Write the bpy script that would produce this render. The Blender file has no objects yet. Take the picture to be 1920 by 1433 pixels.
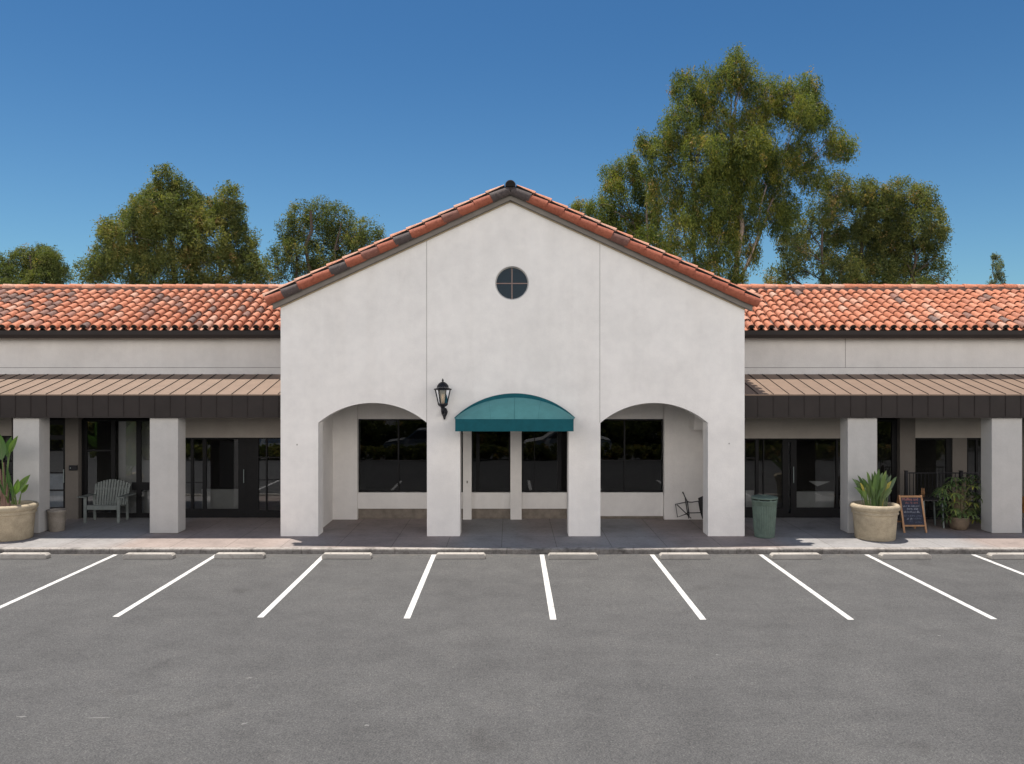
import bpy, bmesh, math, random
import numpy as np
from mathutils import Vector, Matrix, geometry

random.seed(7)
rng = np.random.default_rng(11)
S = bpy.context.scene
R = math.radians

# ------------------------------------------------------------------ camera
H = 4.2                      # eye height above the asphalt
F = 1550.0                   # focal length in photo pixels (1920 wide)
cam_d = bpy.data.cameras.new('camera')
cam = bpy.data.objects.new('camera', cam_d)
S.collection.objects.link(cam)
cam.location = (0, 0, H)
cam.rotation_euler = (R(90), 0, 0)
cam_d.sensor_fit = 'HORIZONTAL'
cam_d.sensor_width = 36.0
cam_d.lens = 36.0 * F / 1920.0
cam_d.shift_x = 3.0 / 1920.0
cam_d.shift_y = -13.5 / 1920.0
cam_d.clip_start = 0.1
cam_d.clip_end = 2000
S.camera = cam

# ------------------------------------------------------------------ light
sun_vec = Vector((-0.16, 0.152, 1.0)).normalized()
world = bpy.data.worlds.new('World')
S.world = world
world.use_nodes = True
wn = world.node_tree
sky = wn.nodes.new('ShaderNodeTexSky')
sky.sky_type = 'NISHITA'
sky.sun_disc = False
sky.sun_elevation = math.asin(sun_vec.z)
sky.sun_rotation = math.atan2(sun_vec.x, sun_vec.y) % (2 * math.pi)
sky.altitude = 0
sky.air_density = 1.0
sky.dust_density = 0.4
sky.ozone_density = 1.0
bg = wn.nodes['Background']
bg.inputs['Strength'].default_value = 0.053
# an added, unseen bank of white cloud low in the sky opposite the facade (behind the viewer) fills the shaded wall
wtc = wn.nodes.new('ShaderNodeTexCoord')
wsx = wn.nodes.new('ShaderNodeSeparateXYZ'); wn.links.new(wtc.outputs['Generated'], wsx.inputs[0])
def wmap(sock, a, b, c, d):
    n = wn.nodes.new('ShaderNodeMapRange'); n.interpolation_type = 'SMOOTHSTEP'
    for k_, v_ in zip((1, 2, 3, 4), (a, b, c, d)): n.inputs[k_].default_value = v_
    wn.links.new(sock, n.inputs[0]); return n.outputs[0]
def wmul(a, b):
    n = wn.nodes.new('ShaderNodeMath'); n.operation = 'MULTIPLY'; wn.links.new(a, n.inputs[0])
    if isinstance(b, float): n.inputs[1].default_value = b
    else: wn.links.new(b, n.inputs[1])
    return n.outputs[0]
wno = wn.nodes.new('ShaderNodeTexNoise'); wno.inputs['Scale'].default_value = 3.0; wno.inputs['Detail'].default_value = 6
wn.links.new(wtc.outputs['Generated'], wno.inputs['Vector'])
fill_cloud = wmul(wmul(wmul(wmap(wsx.outputs['Z'], .03, .10, 0, 1), wmap(wsx.outputs['Y'], -.05, -.40, 0, 1)), wmap(wsx.outputs['Z'], .30, .50, 1, 0)), wmap(wno.outputs['Fac'], .32, .52, .35, 1))
wmx = wn.nodes.new('ShaderNodeMix'); wmx.data_type = 'RGBA'
wn.links.new(fill_cloud, wmx.inputs[0]); wti = wn.nodes.new('ShaderNodeMix'); wti.data_type = 'RGBA'; wti.blend_type = 'MULTIPLY'; wti.inputs[0].default_value = 1.0
wn.links.new(sky.outputs['Color'], wti.inputs[6]); wti.inputs[7].default_value = (.45, .74, 1.0, 1)   # deep clear-day blue
wgr = wn.nodes.new('ShaderNodeMix'); wgr.data_type = 'RGBA'
wgr.inputs[6].default_value = (1.42, 1.34, 1.17, 1); wgr.inputs[7].default_value = (.80, .97, .99, 1)
def late():
    wn.links.new(wmap(wsx.outputs['Z'], .02, .42, 0, 1), wgr.inputs[0])
    m_ = wn.nodes.new('ShaderNodeMix'); m_.data_type = 'RGBA'; m_.blend_type = 'MULTIPLY'; m_.inputs[0].default_value = 1.0
    wn.links.new(wti.outputs[2], m_.inputs[6]); wn.links.new(wgr.outputs[2], m_.inputs[7]); return m_.outputs[2]
wn.links.new(late(), wmx.inputs[6]); wmx.inputs[7].default_value = (43.5, 40.6, 38.2, 1)
wn.links.new(wmx.outputs[2], bg.inputs['Color'])
sun_d = bpy.data.lights.new('sun', 'SUN')
sun_d.energy = 3.9
sun_d.angle = R(0.53)
sun_d.color = (1.0, 0.93, 0.84)
sun = bpy.data.objects.new('sun', sun_d)
sun.rotation_euler = sun_vec.to_track_quat('Z', 'Y').to_euler()
sun.location = (-20, 20, 60)
S.collection.objects.link(sun)
S.view_settings.view_transform = 'Standard'
S.view_settings.look = 'None'
S.view_settings.gamma = 1.0
S.view_settings.exposure = 0.74
S.cycles.max_bounces = 10
S.cycles.transparent_max_bounces = 12

# ------------------------------------------------------------------ helpers
def PX(px, d): return (px - 957.0) * d / F          # photo column -> metres at depth d
def PZ(py, d): return H - (py - 703.0) * d / F      # photo row -> height at depth d

class MB:
    """collects polygons, then links them as ONE mesh object"""
    def __init__(s): s.v = []; s.f = []; s.m = []; s.r = []; s.sm = []
    def face(s, pts, m=0, r=0.0, smooth=False):
        b = len(s.v); s.v.extend([tuple(p) for p in pts])
        s.f.append(tuple(range(b, b + len(pts)))); s.m.append(m); s.r.append(r); s.sm.append(smooth)
    def add(s, verts, faces, m=0, r=0.0, smooth=False):
        b = len(s.v); s.v.extend([tuple(p) for p in verts])
        for f in faces:
            s.f.append(tuple(i + b for i in f)); s.m.append(m); s.r.append(r); s.sm.append(smooth)
    def box(s, x0, x1, y0, y1, z0, z1, m=0, r=0.0, bev=0.0):
        if bev > 0:
            bm = bmesh.new(); bmesh.ops.create_cube(bm, size=1.0)
            for v in bm.verts:
                v.co = Vector(((x0 + x1) / 2 + v.co.x * (x1 - x0), (y0 + y1) / 2 + v.co.y * (y1 - y0), (z0 + z1) / 2 + v.co.z * (z1 - z0)))
            bmesh.ops.bevel(bm, geom=bm.edges[:], offset=bev, segments=2, affect='EDGES', profile=0.5)
            bm.verts.index_update()
            s.add([v.co[:] for v in bm.verts], [[v.index for v in f.verts] for f in bm.faces], m, r)
            bm.free(); return s
        vs = [(x0,y0,z0),(x1,y0,z0),(x1,y1,z0),(x0,y1,z0),(x0,y0,z1),(x1,y0,z1),(x1,y1,z1),(x0,y1,z1)]
        s.add(vs, [(0,3,2,1),(4,5,6,7),(0,1,5,4),(1,2,6,5),(2,3,7,6),(3,0,4,7)], m, r); return s
    def bar(s, p, q, w, h=None, m=0, up=(0,0,1), r=0.0):
        h = h or w
        p = Vector(p); q = Vector(q); d = (q - p).normalized(); u = Vector(up)
        if abs(d.dot(u)) > .98: u = Vector((0,1,0))
        a = d.cross(u).normalized() * w / 2; b = a.cross(d).normalized() * h / 2
        vs = [p-a-b, p+a-b, p+a+b, p-a+b, q-a-b, q+a-b, q+a+b, q-a+b]
        s.add(vs, [(0,3,2,1),(4,5,6,7),(0,1,5,4),(1,2,6,5),(2,3,7,6),(3,0,4,7)], m, r); return s
    def tube(s, pts, rad, n=8, m=0, r=0.0, cap=True):
        pts = [Vector(p) for p in pts]
        rr = rad if isinstance(rad, (list, tuple)) else [rad] * len(pts)
        vs = []; prev = None
        for i, p in enumerate(pts):
            d = (pts[min(i+1, len(pts)-1)] - pts[max(i-1, 0)]).normalized()
            if prev is None:
                a = d.orthogonal().normalized()
            else:
                a = (prev - d * prev.dot(d)).normalized()
            prev = a; b = d.cross(a)
            for k in range(n):
                t = 2 * math.pi * k / n
                vs.append(p + a * math.cos(t) * rr[i] + b * math.sin(t) * rr[i])
        fs = []
        for i in range(len(pts) - 1):
            for k in range(n):
                fs.append((i*n+k, i*n+(k+1) % n, (i+1)*n+(k+1) % n, (i+1)*n+k))
        s.add(vs, fs, m, r, True)
        if cap:
            s.face(vs[:n][::-1], m, r); s.face(vs[-n:], m, r)
        return s
    def lathe(s, prof, c=(0,0,0), n=32, m=0, smooth=True, phase=0.0, r=0.0):
        vs = []
        for (rad, z) in prof:
            for k in range(n):
                t = 2 * math.pi * k / n + phase
                vs.append((c[0] + rad * math.cos(t), c[1] + rad * math.sin(t), c[2] + z))
        fs = []
        for i in range(len(prof) - 1):
            for k in range(n):
                fs.append((i*n+k, i*n+(k+1) % n, (i+1)*n+(k+1) % n, (i+1)*n+k))
        s.add(vs, fs, m, r, smooth); return s
    def extrude_poly(s, outer, holes, y0, y1, m=0):
        """polygon in the xz plane (with holes) given thickness from y0 to y1"""
        loops = [outer] + holes
        tl = [[Vector((x, z, 0)) for x, z in l] for l in loops]
        flat = [p for l in loops for p in l]
        tris = geometry.tessellate_polygon(tl)
        for t in tris:
            a, b, c = [flat[i] for i in t]
            cr = (b[0]-a[0])*(c[1]-a[1]) - (b[1]-a[1])*(c[0]-a[0])
            if abs(cr) < 1e-9: continue
            if cr < 0: b, c = c, b
            s.face([(p[0], y0, p[1]) for p in (a, b, c)], m)
            s.face([(p[0], y1, p[1]) for p in (a, c, b)], m)
        for l in loops:
            for i in range(len(l)):
                a, b = l[i], l[(i+1) % len(l)]
                s.face([(a[0],y0,a[1]),(a[0],y1,a[1]),(b[0],y1,b[1]),(b[0],y0,b[1])], m)
        return s
    def build(s, name, mats, parent=None, weld=False):
        me = bpy.data.meshes.new(name)
        me.from_pydata(s.v, [], s.f)
        if not isinstance(mats, (list, tuple)): mats = [mats]
        for mt in mats: me.materials.append(mt)
        me.polygons.foreach_set('material_index', s.m)
        me.polygons.foreach_set('use_smooth', s.sm)
        at = me.attributes.new('rnd', 'FLOAT', 'FACE'); at.data.foreach_set('value', s.r)
        if weld:
            bm = bmesh.new(); bm.from_mesh(me)
            bmesh.ops.remove_doubles(bm, verts=bm.verts, dist=1e-4)
            bmesh.ops.recalc_face_normals(bm, faces=bm.faces)
            bm.to_mesh(me); bm.free()
        me.update()
        o = bpy.data.objects.new(name, me)
        S.collection.objects.link(o)
        if parent is not None: put(o, parent)
        return o

def world_loc(o):
    v = Vector(o.location)
    if o.parent is not None: v = v + o.matrix_parent_inverse.translation + world_loc(o.parent)
    return v

def put(o, parent):
    """parent o keeping its world position (parents only carry a location here)"""
    o.parent = parent
    o.matrix_parent_inverse = Matrix.Translation(-world_loc(parent))

def tag(o, label=None, cat=None, group=None, kind=None):
    if label: o['label'] = label
    if cat: o['category'] = cat
    if group: o['group'] = group
    if kind: o['kind'] = kind
    return o

def thing(name, loc, label, cat, group=None):
    o = bpy.data.objects.new(name, None); o.location = loc
    o.empty_display_size = 0.2
    S.collection.objects.link(o)
    return tag(o, label, cat, group)

# ------------------------------------------------------------------ materials
def mat(name):
    m = bpy.data.materials.new(name); m.use_nodes = True
    nt = m.node_tree; b = nt.nodes['Principled BSDF']
    return m, nt, b

def nd(nt, typ, **kw):
    n = nt.nodes.new(typ)
    for k, v in kw.items():
        if k.startswith('i_'): n.inputs[k[2:].replace('_', ' ')].default_value = v
        else: setattr(n, k, v)
    return n

def noise(nt, co, scale, detail=6, rough=.6, stretch=None):
    if stretch:
        mp = nd(nt, 'ShaderNodeMapping'); mp.inputs['Scale'].default_value = stretch
        nt.links.new(co, mp.inputs['Vector']); co = mp.outputs['Vector']
    n = nd(nt, 'ShaderNodeTexNoise'); n.inputs['Scale'].default_value = scale
    n.inputs['Detail'].default_value = detail; n.inputs['Roughness'].default_value = rough
    nt.links.new(co, n.inputs['Vector']); return n.outputs['Fac']

def ramp(nt, fac, stops, interp='LINEAR'):
    r = nd(nt, 'ShaderNodeValToRGB'); r.color_ramp.interpolation = interp
    e = r.color_ramp.elements
    while len(e) < len(stops): e.new(0.5)
    for el, (p, c) in zip(e, stops):
        el.position = p; el.color = (*c, 1) if len(c) == 3 else c
    nt.links.new(fac, r.inputs['Fac']); return r.outputs['Color']

def mix(nt, a, b, fac, mode='MIX'):
    n = nd(nt, 'ShaderNodeMix', data_type='RGBA', blend_type=mode)
    for sock, v in ((n.inputs[6], a), (n.inputs[7], b), (n.inputs[0], fac)):
        if hasattr(v, 'is_linked') or hasattr(v, 'links'): nt.links.new(v, sock)
        elif isinstance(v, (int, float)): sock.default_value = v
        else: sock.default_value = (*v, 1)
    return n.outputs[2]

def bump(nt, b, h, strength=.3, dist=.01):
    n = nd(nt, 'ShaderNodeBump'); n.inputs['Strength'].default_value = strength; n.inputs['Distance'].default_value = dist
    nt.links.new(h, n.inputs['Height']); nt.links.new(n.outputs['Normal'], b.inputs['Normal'])

def pos(nt):
    return nd(nt, 'ShaderNodeNewGeometry').outputs['Position']

def plain(name, col, rough=.6, metal=0.0, var=.12, scale=9.0, spec=.4, bmp=0.0):
    m, nt, b = mat(name); p = pos(nt)
    n = noise(nt, p, scale, 5, .65)
    lo = tuple(c * (1 - var) for c in col); hi = tuple(min(1, c * (1 + var)) for c in col)
    nt.links.new(ramp(nt, n, [(.3, lo), (.7, hi)]), b.inputs['Base Color'])
    b.inputs['Roughness'].default_value = rough; b.inputs['Metallic'].default_value = metal
    b.inputs['Specular IOR Level'].default_value = spec
    if bmp: bump(nt, b, noise(nt, p, scale * 8, 3, .6), bmp, .01)
    return m

def stucco(name, col, blotch=.06):
    m, nt, b = mat(name); p = pos(nt)
    big = noise(nt, p, .8, 6, .62); mid = noise(nt, p, 3.2, 6, .65); fine = noise(nt, p, 70, 3, .7)
    lo = tuple(c * (1 - blotch) for c in col); hi = tuple(min(.9, c * (1 + blotch * .7)) for c in col)
    c = ramp(nt, big, [(.33, lo), (.52, col), (.7, hi)])
    c = mix(nt, c, ramp(nt, mid, [(.35, (.955, .955, .96)), (.62, (1, 1, 1))]), .8, 'MULTIPLY')
    streak = noise(nt, p, 1.0, 5, .6, (2.2, 2.2, .12))
    c = mix(nt, c, ramp(nt, streak, [(.36, (.95, .945, .94)), (.55, (1, 1, 1))]), .6, 'MULTIPLY')
    c = mix(nt, c, ramp(nt, fine, [(.34, (.86, .86, .86)), (.6, (1, 1, 1))]), .7, 'MULTIPLY')
    nt.links.new(c, b.inputs['Base Color'])
    b.inputs['Roughness'].default_value = .93; b.inputs['Specular IOR Level'].default_value = .15
    a = nd(nt, 'ShaderNodeMath', operation='MULTIPLY_ADD'); nt.links.new(fine, a.inputs[0]); a.inputs[1].default_value = .6
    nt.links.new(noise(nt, p, 18, 4, .6), a.inputs[2])
    bump(nt, b, a.outputs[0], .35, .012)
    return m

M = {}
M['stucco'] = stucco('white_stucco', (.80, .775, .745))
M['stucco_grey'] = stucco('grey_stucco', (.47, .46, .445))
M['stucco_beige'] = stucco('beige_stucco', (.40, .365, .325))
M['porch'] = stucco('shaded_taupe_stucco', (.165, .150, .135))  # taupe deepened so the shade under the canopy is in the colour
M['wing'] = stucco('shaded_wing_stucco', (.60, .585, .565))  # white stucco greyed to carry the shade below the eaves
M['stone_band'] = plain('brown_stone_band', (.20, .17, .14), .7, 0, .25, 6, .3, .2)
M['joint'] = plain('control_joint', (.16, .15, .14), .9)
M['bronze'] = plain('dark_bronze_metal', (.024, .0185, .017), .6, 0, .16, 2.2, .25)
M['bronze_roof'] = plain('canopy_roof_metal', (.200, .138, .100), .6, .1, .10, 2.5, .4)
M['frame'] = plain('black_window_frame', (.009, .009, .010), .6, 0, .2, 6, .2)
M['fascia'] = plain('grey_fascia_board', (.175, .155, .135), .8, 0, .14, 3)
M['trim_line'] = plain('tan_trim', (.45, .36, .25), .8)
M['black_iron'] = plain('black_iron', (.014, .014, .018), .45, .4, .3, 20)
M['mouth'] = plain('tile_hollow_shade', (.012, .010, .009), .95)  # near-black fill painting the shade inside tile ends and gaps
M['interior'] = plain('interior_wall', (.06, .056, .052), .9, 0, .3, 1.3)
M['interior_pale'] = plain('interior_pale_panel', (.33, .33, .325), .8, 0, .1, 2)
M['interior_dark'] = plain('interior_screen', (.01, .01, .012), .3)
M['teal_top'] = plain('sunlit_teal_canvas', (.095, .265, .262), .85, 0, .10, 3.5, .2, .05)  # paler than the valance: sunlight on the canvas is put into the colour
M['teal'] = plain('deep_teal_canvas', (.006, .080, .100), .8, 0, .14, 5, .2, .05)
M['bench'] = plain('grey_green_painted_wood', (.155, .175, .168), .7, 0, .18, 12)
M['wood'] = plain('oak_frame', (.36, .19, .09), .6, 0, .25, 14)
M['orange_wood'] = plain('orange_wood', (.55, .25, .07), .5, 0, .2, 9)
M['chalk_panel'] = plain('navy_chalkboard', (.012, .016, .035), .7, 0, .5, 12)
M['chalk'] = plain('chalk_grey', (.38, .40, .45), .9)
M['chalk_red'] = plain('chalk_red', (.40, .16, .13), .9)
M['chalk_dim'] = plain('chalk_dim', (.13, .15, .20), .9)
M['bin'] = plain('green_plastic', (.095, .135, .110), .55, 0, .2, 6, .35)
M['bin_dark'] = plain('bin_slot', (.008, .01, .01), .9)
M['soil'] = plain('potting_soil', (.05, .035, .025), .95, 0, .4, 30, .1, .6)
M['grey_metal'] = plain('grey_green_metal', (.22, .26, .26), .5, .2)
M['dark_wicker'] = plain('dark_wicker', (.035, .033, .035), .75, 0, .3, 40)
M['rubber'] = plain('rubber', (.02, .02, .02), .8)

def concrete_pot(name, col):
    m, nt, b = mat(name); p = pos(nt)
    c = ramp(nt, noise(nt, p, 3.5, 7, .65), [(.3, tuple(x * .72 for x in col)), (.55, col), (.75, tuple(min(1, x * 1.2) for x in col))])
    c = mix(nt, c, ramp(nt, noise(nt, p, 75, 3, .8), [(.32, (.55, .52, .47)), (.55, (1, 1, 1))]), .75, 'MULTIPLY')
    nt.links.new(c, b.inputs['Base Color']); b.inputs['Roughness'].default_value = .9
    b.inputs['Specular IOR Level'].default_value = .2
    bump(nt, b, noise(nt, p, 60, 4, .7), .35, .01); return m
M['pot'] = concrete_pot('cast_stone', (.43, .365, .265))
M['pot_small'] = concrete_pot('aggregate_stone', (.30, .27, .235))
M['pot_brown'] = plain('brown_glazed_pot', (.16, .12, .085), .5, 0, .2, 6)

def make_asphalt():
    m, nt, b = mat('worn_asphalt'); p = pos(nt)
    c = ramp(nt, noise(nt, p, .35, 7, .62), [(.30, (.076, .0755, .0755)), (.52, (.087, .0865, .0862)), (.72, (.100, .0995, .098))])
    patch = noise(nt, p, 1.5, 6, .7)
    c = mix(nt, c, ramp(nt, patch, [(.34, (.82, .82, .82)), (.55, (1, 1, 1)), (.72, (1.12, 1.10, 1.08))]), .8, 'MULTIPLY')
    sweep = noise(nt, p, .5, 5, .6, (.28, 2.4, 1))
    c = mix(nt, c, ramp(nt, sweep, [(.38, (.95, .95, .95)), (.60, (1.03, 1.03, 1.03))]), .5, 'MULTIPLY')
    sp = noise(nt, p, 42, 5, .85)
    c = mix(nt, c, ramp(nt, sp, [(.36, (.50, .50, .51)), (.5, (1.02, 1.02, 1.02)), (.64, (1.85, 1.83, 1.78))]), 1.0, 'MULTIPLY')
    g2 = noise(nt, p, 13, 4, .7)
    c = mix(nt, c, ramp(nt, g2, [(.34, (.78, .78, .78)), (.5, (1, 1, 1)), (.66, (1.22, 1.21, 1.19))]), .7, 'MULTIPLY')
    v = nd(nt, 'ShaderNodeTexVoronoi'); v.inputs['Scale'].default_value = 26; nt.links.new(p, v.inputs['Vector'])
    c = mix(nt, c, ramp(nt, v.outputs['Distance'], [(.06, (1.7, 1.65, 1.55)), (.16, (1, 1, 1))]), .35, 'MULTIPLY')
    oil = noise(nt, p, .9, 3, .5)
    c = mix(nt, c, ramp(nt, oil, [(.24, (.72, .71, .70)), (.36, (1, 1, 1))]), .7, 'MULTIPLY')
    # pale dust swept against the kerb
    sx = nd(nt, 'ShaderNodeSeparateXYZ'); nt.links.new(p, sx.inputs[0])
    mr = nd(nt, 'ShaderNodeMapRange'); mr.inputs[1].default_value = 18.9; mr.inputs[2].default_value = 19.38
    nt.links.new(sx.outputs['Y'], mr.inputs[0])
    mm = nd(nt, 'ShaderNodeMath', operation='MULTIPLY'); nt.links.new(mr.outputs[0], mm.inputs[0])
    nt.links.new(ramp(nt, noise(nt, p, 5, 5, .7), [(.45, (0, 0, 0)), (.7, (.8, .8, .8))]), mm.inputs[1])
    c = mix(nt, c, (.16, .145, .125), mm.outputs[0])
    nt.links.new(c, b.inputs['Base Color']); b.inputs['Roughness'].default_value = .88
    b.inputs['Specular IOR Level'].default_value = .25
    bump(nt, b, sp, .5, .012); return m
M['asphalt'] = make_asphalt()

def make_paint():
    m, nt, b = mat('worn_white_paint'); p = pos(nt)
    w = noise(nt, p, 7, 9, .8)
    c = ramp(nt, w, [(.33, (.13, .125, .12)), (.42, (.50, .49, .475)), (.6, (.70, .69, .67))])
    c = mix(nt, c, ramp(nt, noise(nt, p, 60, 3, .8), [(.3, (.7, .7, .7)), (.5, (1, 1, 1))]), .6, 'MULTIPLY')
    nt.links.new(c, b.inputs['Base Color']); b.inputs['Roughness'].default_value = .8
    bump(nt, b, noise(nt, p, 55, 4, .8), .4, .01); return m
M['paint'] = make_paint()

def make_concrete(name, col, joints=True, pink=False):
    m, nt, b = mat(name); p = pos(nt)
    c = ramp(nt, noise(nt, p, 1.3, 7, .65), [(.3, tuple(x * .78 for x in col)), (.5, col), (.72, tuple(x * 1.12 for x in col))])
    if pink:
        mp = nd(nt, 'ShaderNodeMapping'); mp.inputs['Scale'].default_value = (.28, .02, 1); nt.links.new(p, mp.inputs['Vector'])
        n = nd(nt, 'ShaderNodeTexNoise'); n.inputs['Scale'].default_value = 1.0; n.inputs['Detail'].default_value = 1; nt.links.new(mp.outputs[0], n.inputs['Vector'])
        c = mix(nt, c, ramp(nt, n.outputs['Fac'], [(.45, (1, 1, 1)), (.55, (1.10, .90, .80))]), .8, 'MULTIPLY')
    c = mix(nt, c, ramp(nt, noise(nt, p, 9, 6, .75), [(.33, (.72, .70, .68)), (.5, (1, 1, 1))]), .7, 'MULTIPLY')
    c = mix(nt, c, ramp(nt, noise(nt, p, 65, 3, .8), [(.3, (.78, .78, .78)), (.5, (1, 1, 1))]), .6, 'MULTIPLY')
    if joints:
        mp = nd(nt, 'ShaderNodeMapping'); mp.inputs['Location'].default_value = (.21, -19.53, 0); nt.links.new(p, mp.inputs['Vector'])
        br = nd(nt, 'ShaderNodeTexBrick'); br.offset = 0.0
        br.inputs['Color1'].default_value = (1, 1, 1, 1); br.inputs['Color2'].default_value = (.88, .88, .89, 1)
        br.inputs['Mortar'].default_value = (.35, .33, .31, 1)
        br.inputs['Scale'].default_value = 1.0; br.inputs['Brick Width'].default_value = 1.31; br.inputs['Row Height'].default_value = 1.31
        br.inputs['Mortar Size'].default_value = .008; br.inputs['Mortar Smooth'].default_value = .3
        nt.links.new(mp.outputs[0], br.inputs['Vector'])
        c = mix(nt, c, br.outputs['Color'], .8, 'MULTIPLY')
    nt.links.new(c, b.inputs['Base Color']); b.inputs['Roughness'].default_value = .85
    b.inputs['Specular IOR Level'].default_value = .3
    bump(nt, b, noise(nt, p, 40, 4, .7), .2, .008); return m
M['sidewalk'] = make_concrete('sidewalk_concrete', (.285, .278, .275), True, True)
M['stop'] = make_concrete('wheel_stop_concrete', (.39, .365, .33), False)

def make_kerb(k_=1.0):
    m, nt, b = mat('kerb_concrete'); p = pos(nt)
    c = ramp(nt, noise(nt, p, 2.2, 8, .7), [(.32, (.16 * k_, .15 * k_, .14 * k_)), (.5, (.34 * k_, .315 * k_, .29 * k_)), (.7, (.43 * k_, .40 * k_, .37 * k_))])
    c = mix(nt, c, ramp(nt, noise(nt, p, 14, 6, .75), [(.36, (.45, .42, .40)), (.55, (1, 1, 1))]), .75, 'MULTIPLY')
    # chips and cracks across the kerb
    v = nd(nt, 'ShaderNodeTexVoronoi', feature='DISTANCE_TO_EDGE'); v.inputs['Scale'].default_value = .55
    mp = nd(nt, 'ShaderNodeMapping'); mp.inputs['Scale'].default_value = (1, .25, .25); nt.links.new(p, mp.inputs['Vector']); nt.links.new(mp.outputs[0], v.inputs['Vector'])
    c = mix(nt, c, ramp(nt, v.outputs['Distance'], [(.004, (.35, .33, .32)), (.010, (1, 1, 1))]), .5, 'MULTIPLY')
    nt.links.new(c, b.inputs['Base Color']); b.inputs['Roughness'].default_value = .9
    bump(nt, b, noise(nt, p, 22, 6, .75), .6, .02); return m
M['kerb'] = make_kerb(); M['kerb_face_shaded'] = make_kerb(.55)  # front face darker: its shade is put into the colour

def make_tile(name, stops):
    m, nt, b = mat(name); p = pos(nt)
    a = nd(nt, 'ShaderNodeAttribute', attribute_name='rnd')
    c = ramp(nt, a.outputs['Fac'], stops)
    c = mix(nt, c, ramp(nt, noise(nt, p, 11, 6, .7), [(.34, (.62, .56, .52)), (.52, (1, 1, 1)), (.72, (1.14, 1.15, 1.12))]), .75, 'MULTIPLY')
    c = mix(nt, c, ramp(nt, noise(nt, p, 4, 6, .75), [(.60, (0, 0, 0)), (.72, (.75, .75, .75))]), .0)
    lich = ramp(nt, noise(nt, p, 23, 5, .8), [(.60, (0, 0, 0)), (.72, (.55, .55, .55))])
    c = mix(nt, c, (.50, .36, .28), lich)
    nt.links.new(c, b.inputs['Base Color']); b.inputs['Roughness'].default_value = .78
    b.inputs['Specular IOR Level'].default_value = .3
    bump(nt, b, noise(nt, p, 35, 4, .7), .25, .01); return m
M['tile'] = make_tile('terracotta_tile', [(0, (.155, .112, .100)), (.12, (.21, .125, .100)), (.24, (.31, .155, .115)), (.45, (.44, .165, .092)),
                                         (.70, (.51, .205, .120)), (.88, (.53, .265, .180)), (1, (.48, .30, .225))])
M['rake_tile'] = make_tile('shaded_rake_terracotta', [(0, (.06, .052, .052)), (.14, (.085, .062, .058)), (.22, (.17, .072, .054)), (.40, (.27, .078, .045)), (1, (.32, .098, .055))])  # terracotta darkened to carry the shade on the front row
M['mortar'] = plain('ridge_mortar', (.16, .10, .085), .95, 0, .2, 8)

def make_glass(name, tint, refl=1.0, rcol=(.95, .97, 1)):
    m = bpy.data.materials.new(name); m.use_nodes = True; nt = m.node_tree
    nt.nodes.remove(nt.nodes['Principled BSDF'])
    out = nt.nodes['Material Output']
    tr = nd(nt, 'ShaderNodeBsdfTransparent'); tr.inputs['Color'].default_value = (*tint, 1)
    gl = nd(nt, 'ShaderNodeBsdfGlossy'); gl.inputs['Roughness'].default_value = .004; gl.inputs['Color'].default_value = (*rcol, 1)
    bp = nd(nt, 'ShaderNodeBump'); bp.inputs['Strength'].default_value = .05; bp.inputs['Distance'].default_value = .02
    nt.links.new(noise(nt, pos(nt), .9, 2, .5), bp.inputs['Height']); nt.links.new(bp.outputs[0], gl.inputs['Normal'])
    fr = nd(nt, 'ShaderNodeFresnel'); fr.inputs['IOR'].default_value = 1.52
    mu = nd(nt, 'ShaderNodeMath', operation='MULTIPLY'); nt.links.new(fr.outputs[0], mu.inputs[0]); mu.inputs[1].default_value = refl
    mx = nd(nt, 'ShaderNodeMixShader'); nt.links.new(mu.outputs[0], mx.inputs[0]); nt.links.new(tr.outputs[0], mx.inputs[1]); nt.links.new(gl.outputs[0], mx.inputs[2])
    nt.links.new(mx.outputs[0], out.inputs['Surface']); return m
M['glass'] = make_glass('tinted_window_glass', (.22, .23, .23), 1.15)
M['glass_left'] = make_glass('clear_shopfront_glass', (.72, .74, .74), 2.8)
M['glass_shop'] = make_glass('shopfront_glass', (.72, .74, .74), 1.5)
M['glass_blue'] = make_glass('round_window_glass', (.16, .20, .25), .34, (.55, .78, 1.0))
M['glass_lamp'] = make_glass('lantern_glass', (.82, .80, .74), 1.0)

def make_leaf(name, stops, trans=.40, rough=.6, spec=.12):
    m = bpy.data.materials.new(name); m.use_nodes = True; nt = m.node_tree
    b = nt.nodes['Principled BSDF']; out = nt.nodes['Material Output']
    a = nd(nt, 'ShaderNodeAttribute', attribute_name='rnd')
    c = ramp(nt, a.outputs['Fac'], stops)
    nt.links.new(c, b.inputs['Base Color']); b.inputs['Roughness'].default_value = rough; b.inputs['Specular IOR Level'].default_value = spec
    t = nd(nt, 'ShaderNodeBsdfTranslucent')
    tc = mix(nt, c, (1.1, 1.2, .5), 1.0, 'MULTIPLY'); nt.links.new(tc, t.inputs['Color'])
    mx = nd(nt, 'ShaderNodeMixShader'); mx.inputs[0].default_value = trans
    nt.links.new(b.outputs[0], mx.inputs[1]); nt.links.new(t.outputs[0], mx.inputs[2])
    nt.links.new(mx.outputs[0], out.inputs['Surface']); return m
M['euc_leaf'] = make_leaf('eucalyptus_leaf', [(0, (.045, .062, .024)), (.3, (.098, .132, .036)), (.6, (.170, .194, .044)), (.85, (.27, .26, .052)), (1, (.36, .24, .08))])
M['olive_leaf'] = make_leaf('olive_leaf', [(0, (.048, .060, .028)), (.35, (.100, .124, .042)), (.65, (.168, .180, .056)), (.88, (.25, .235, .066)), (1, (.33, .22, .09))])
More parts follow.
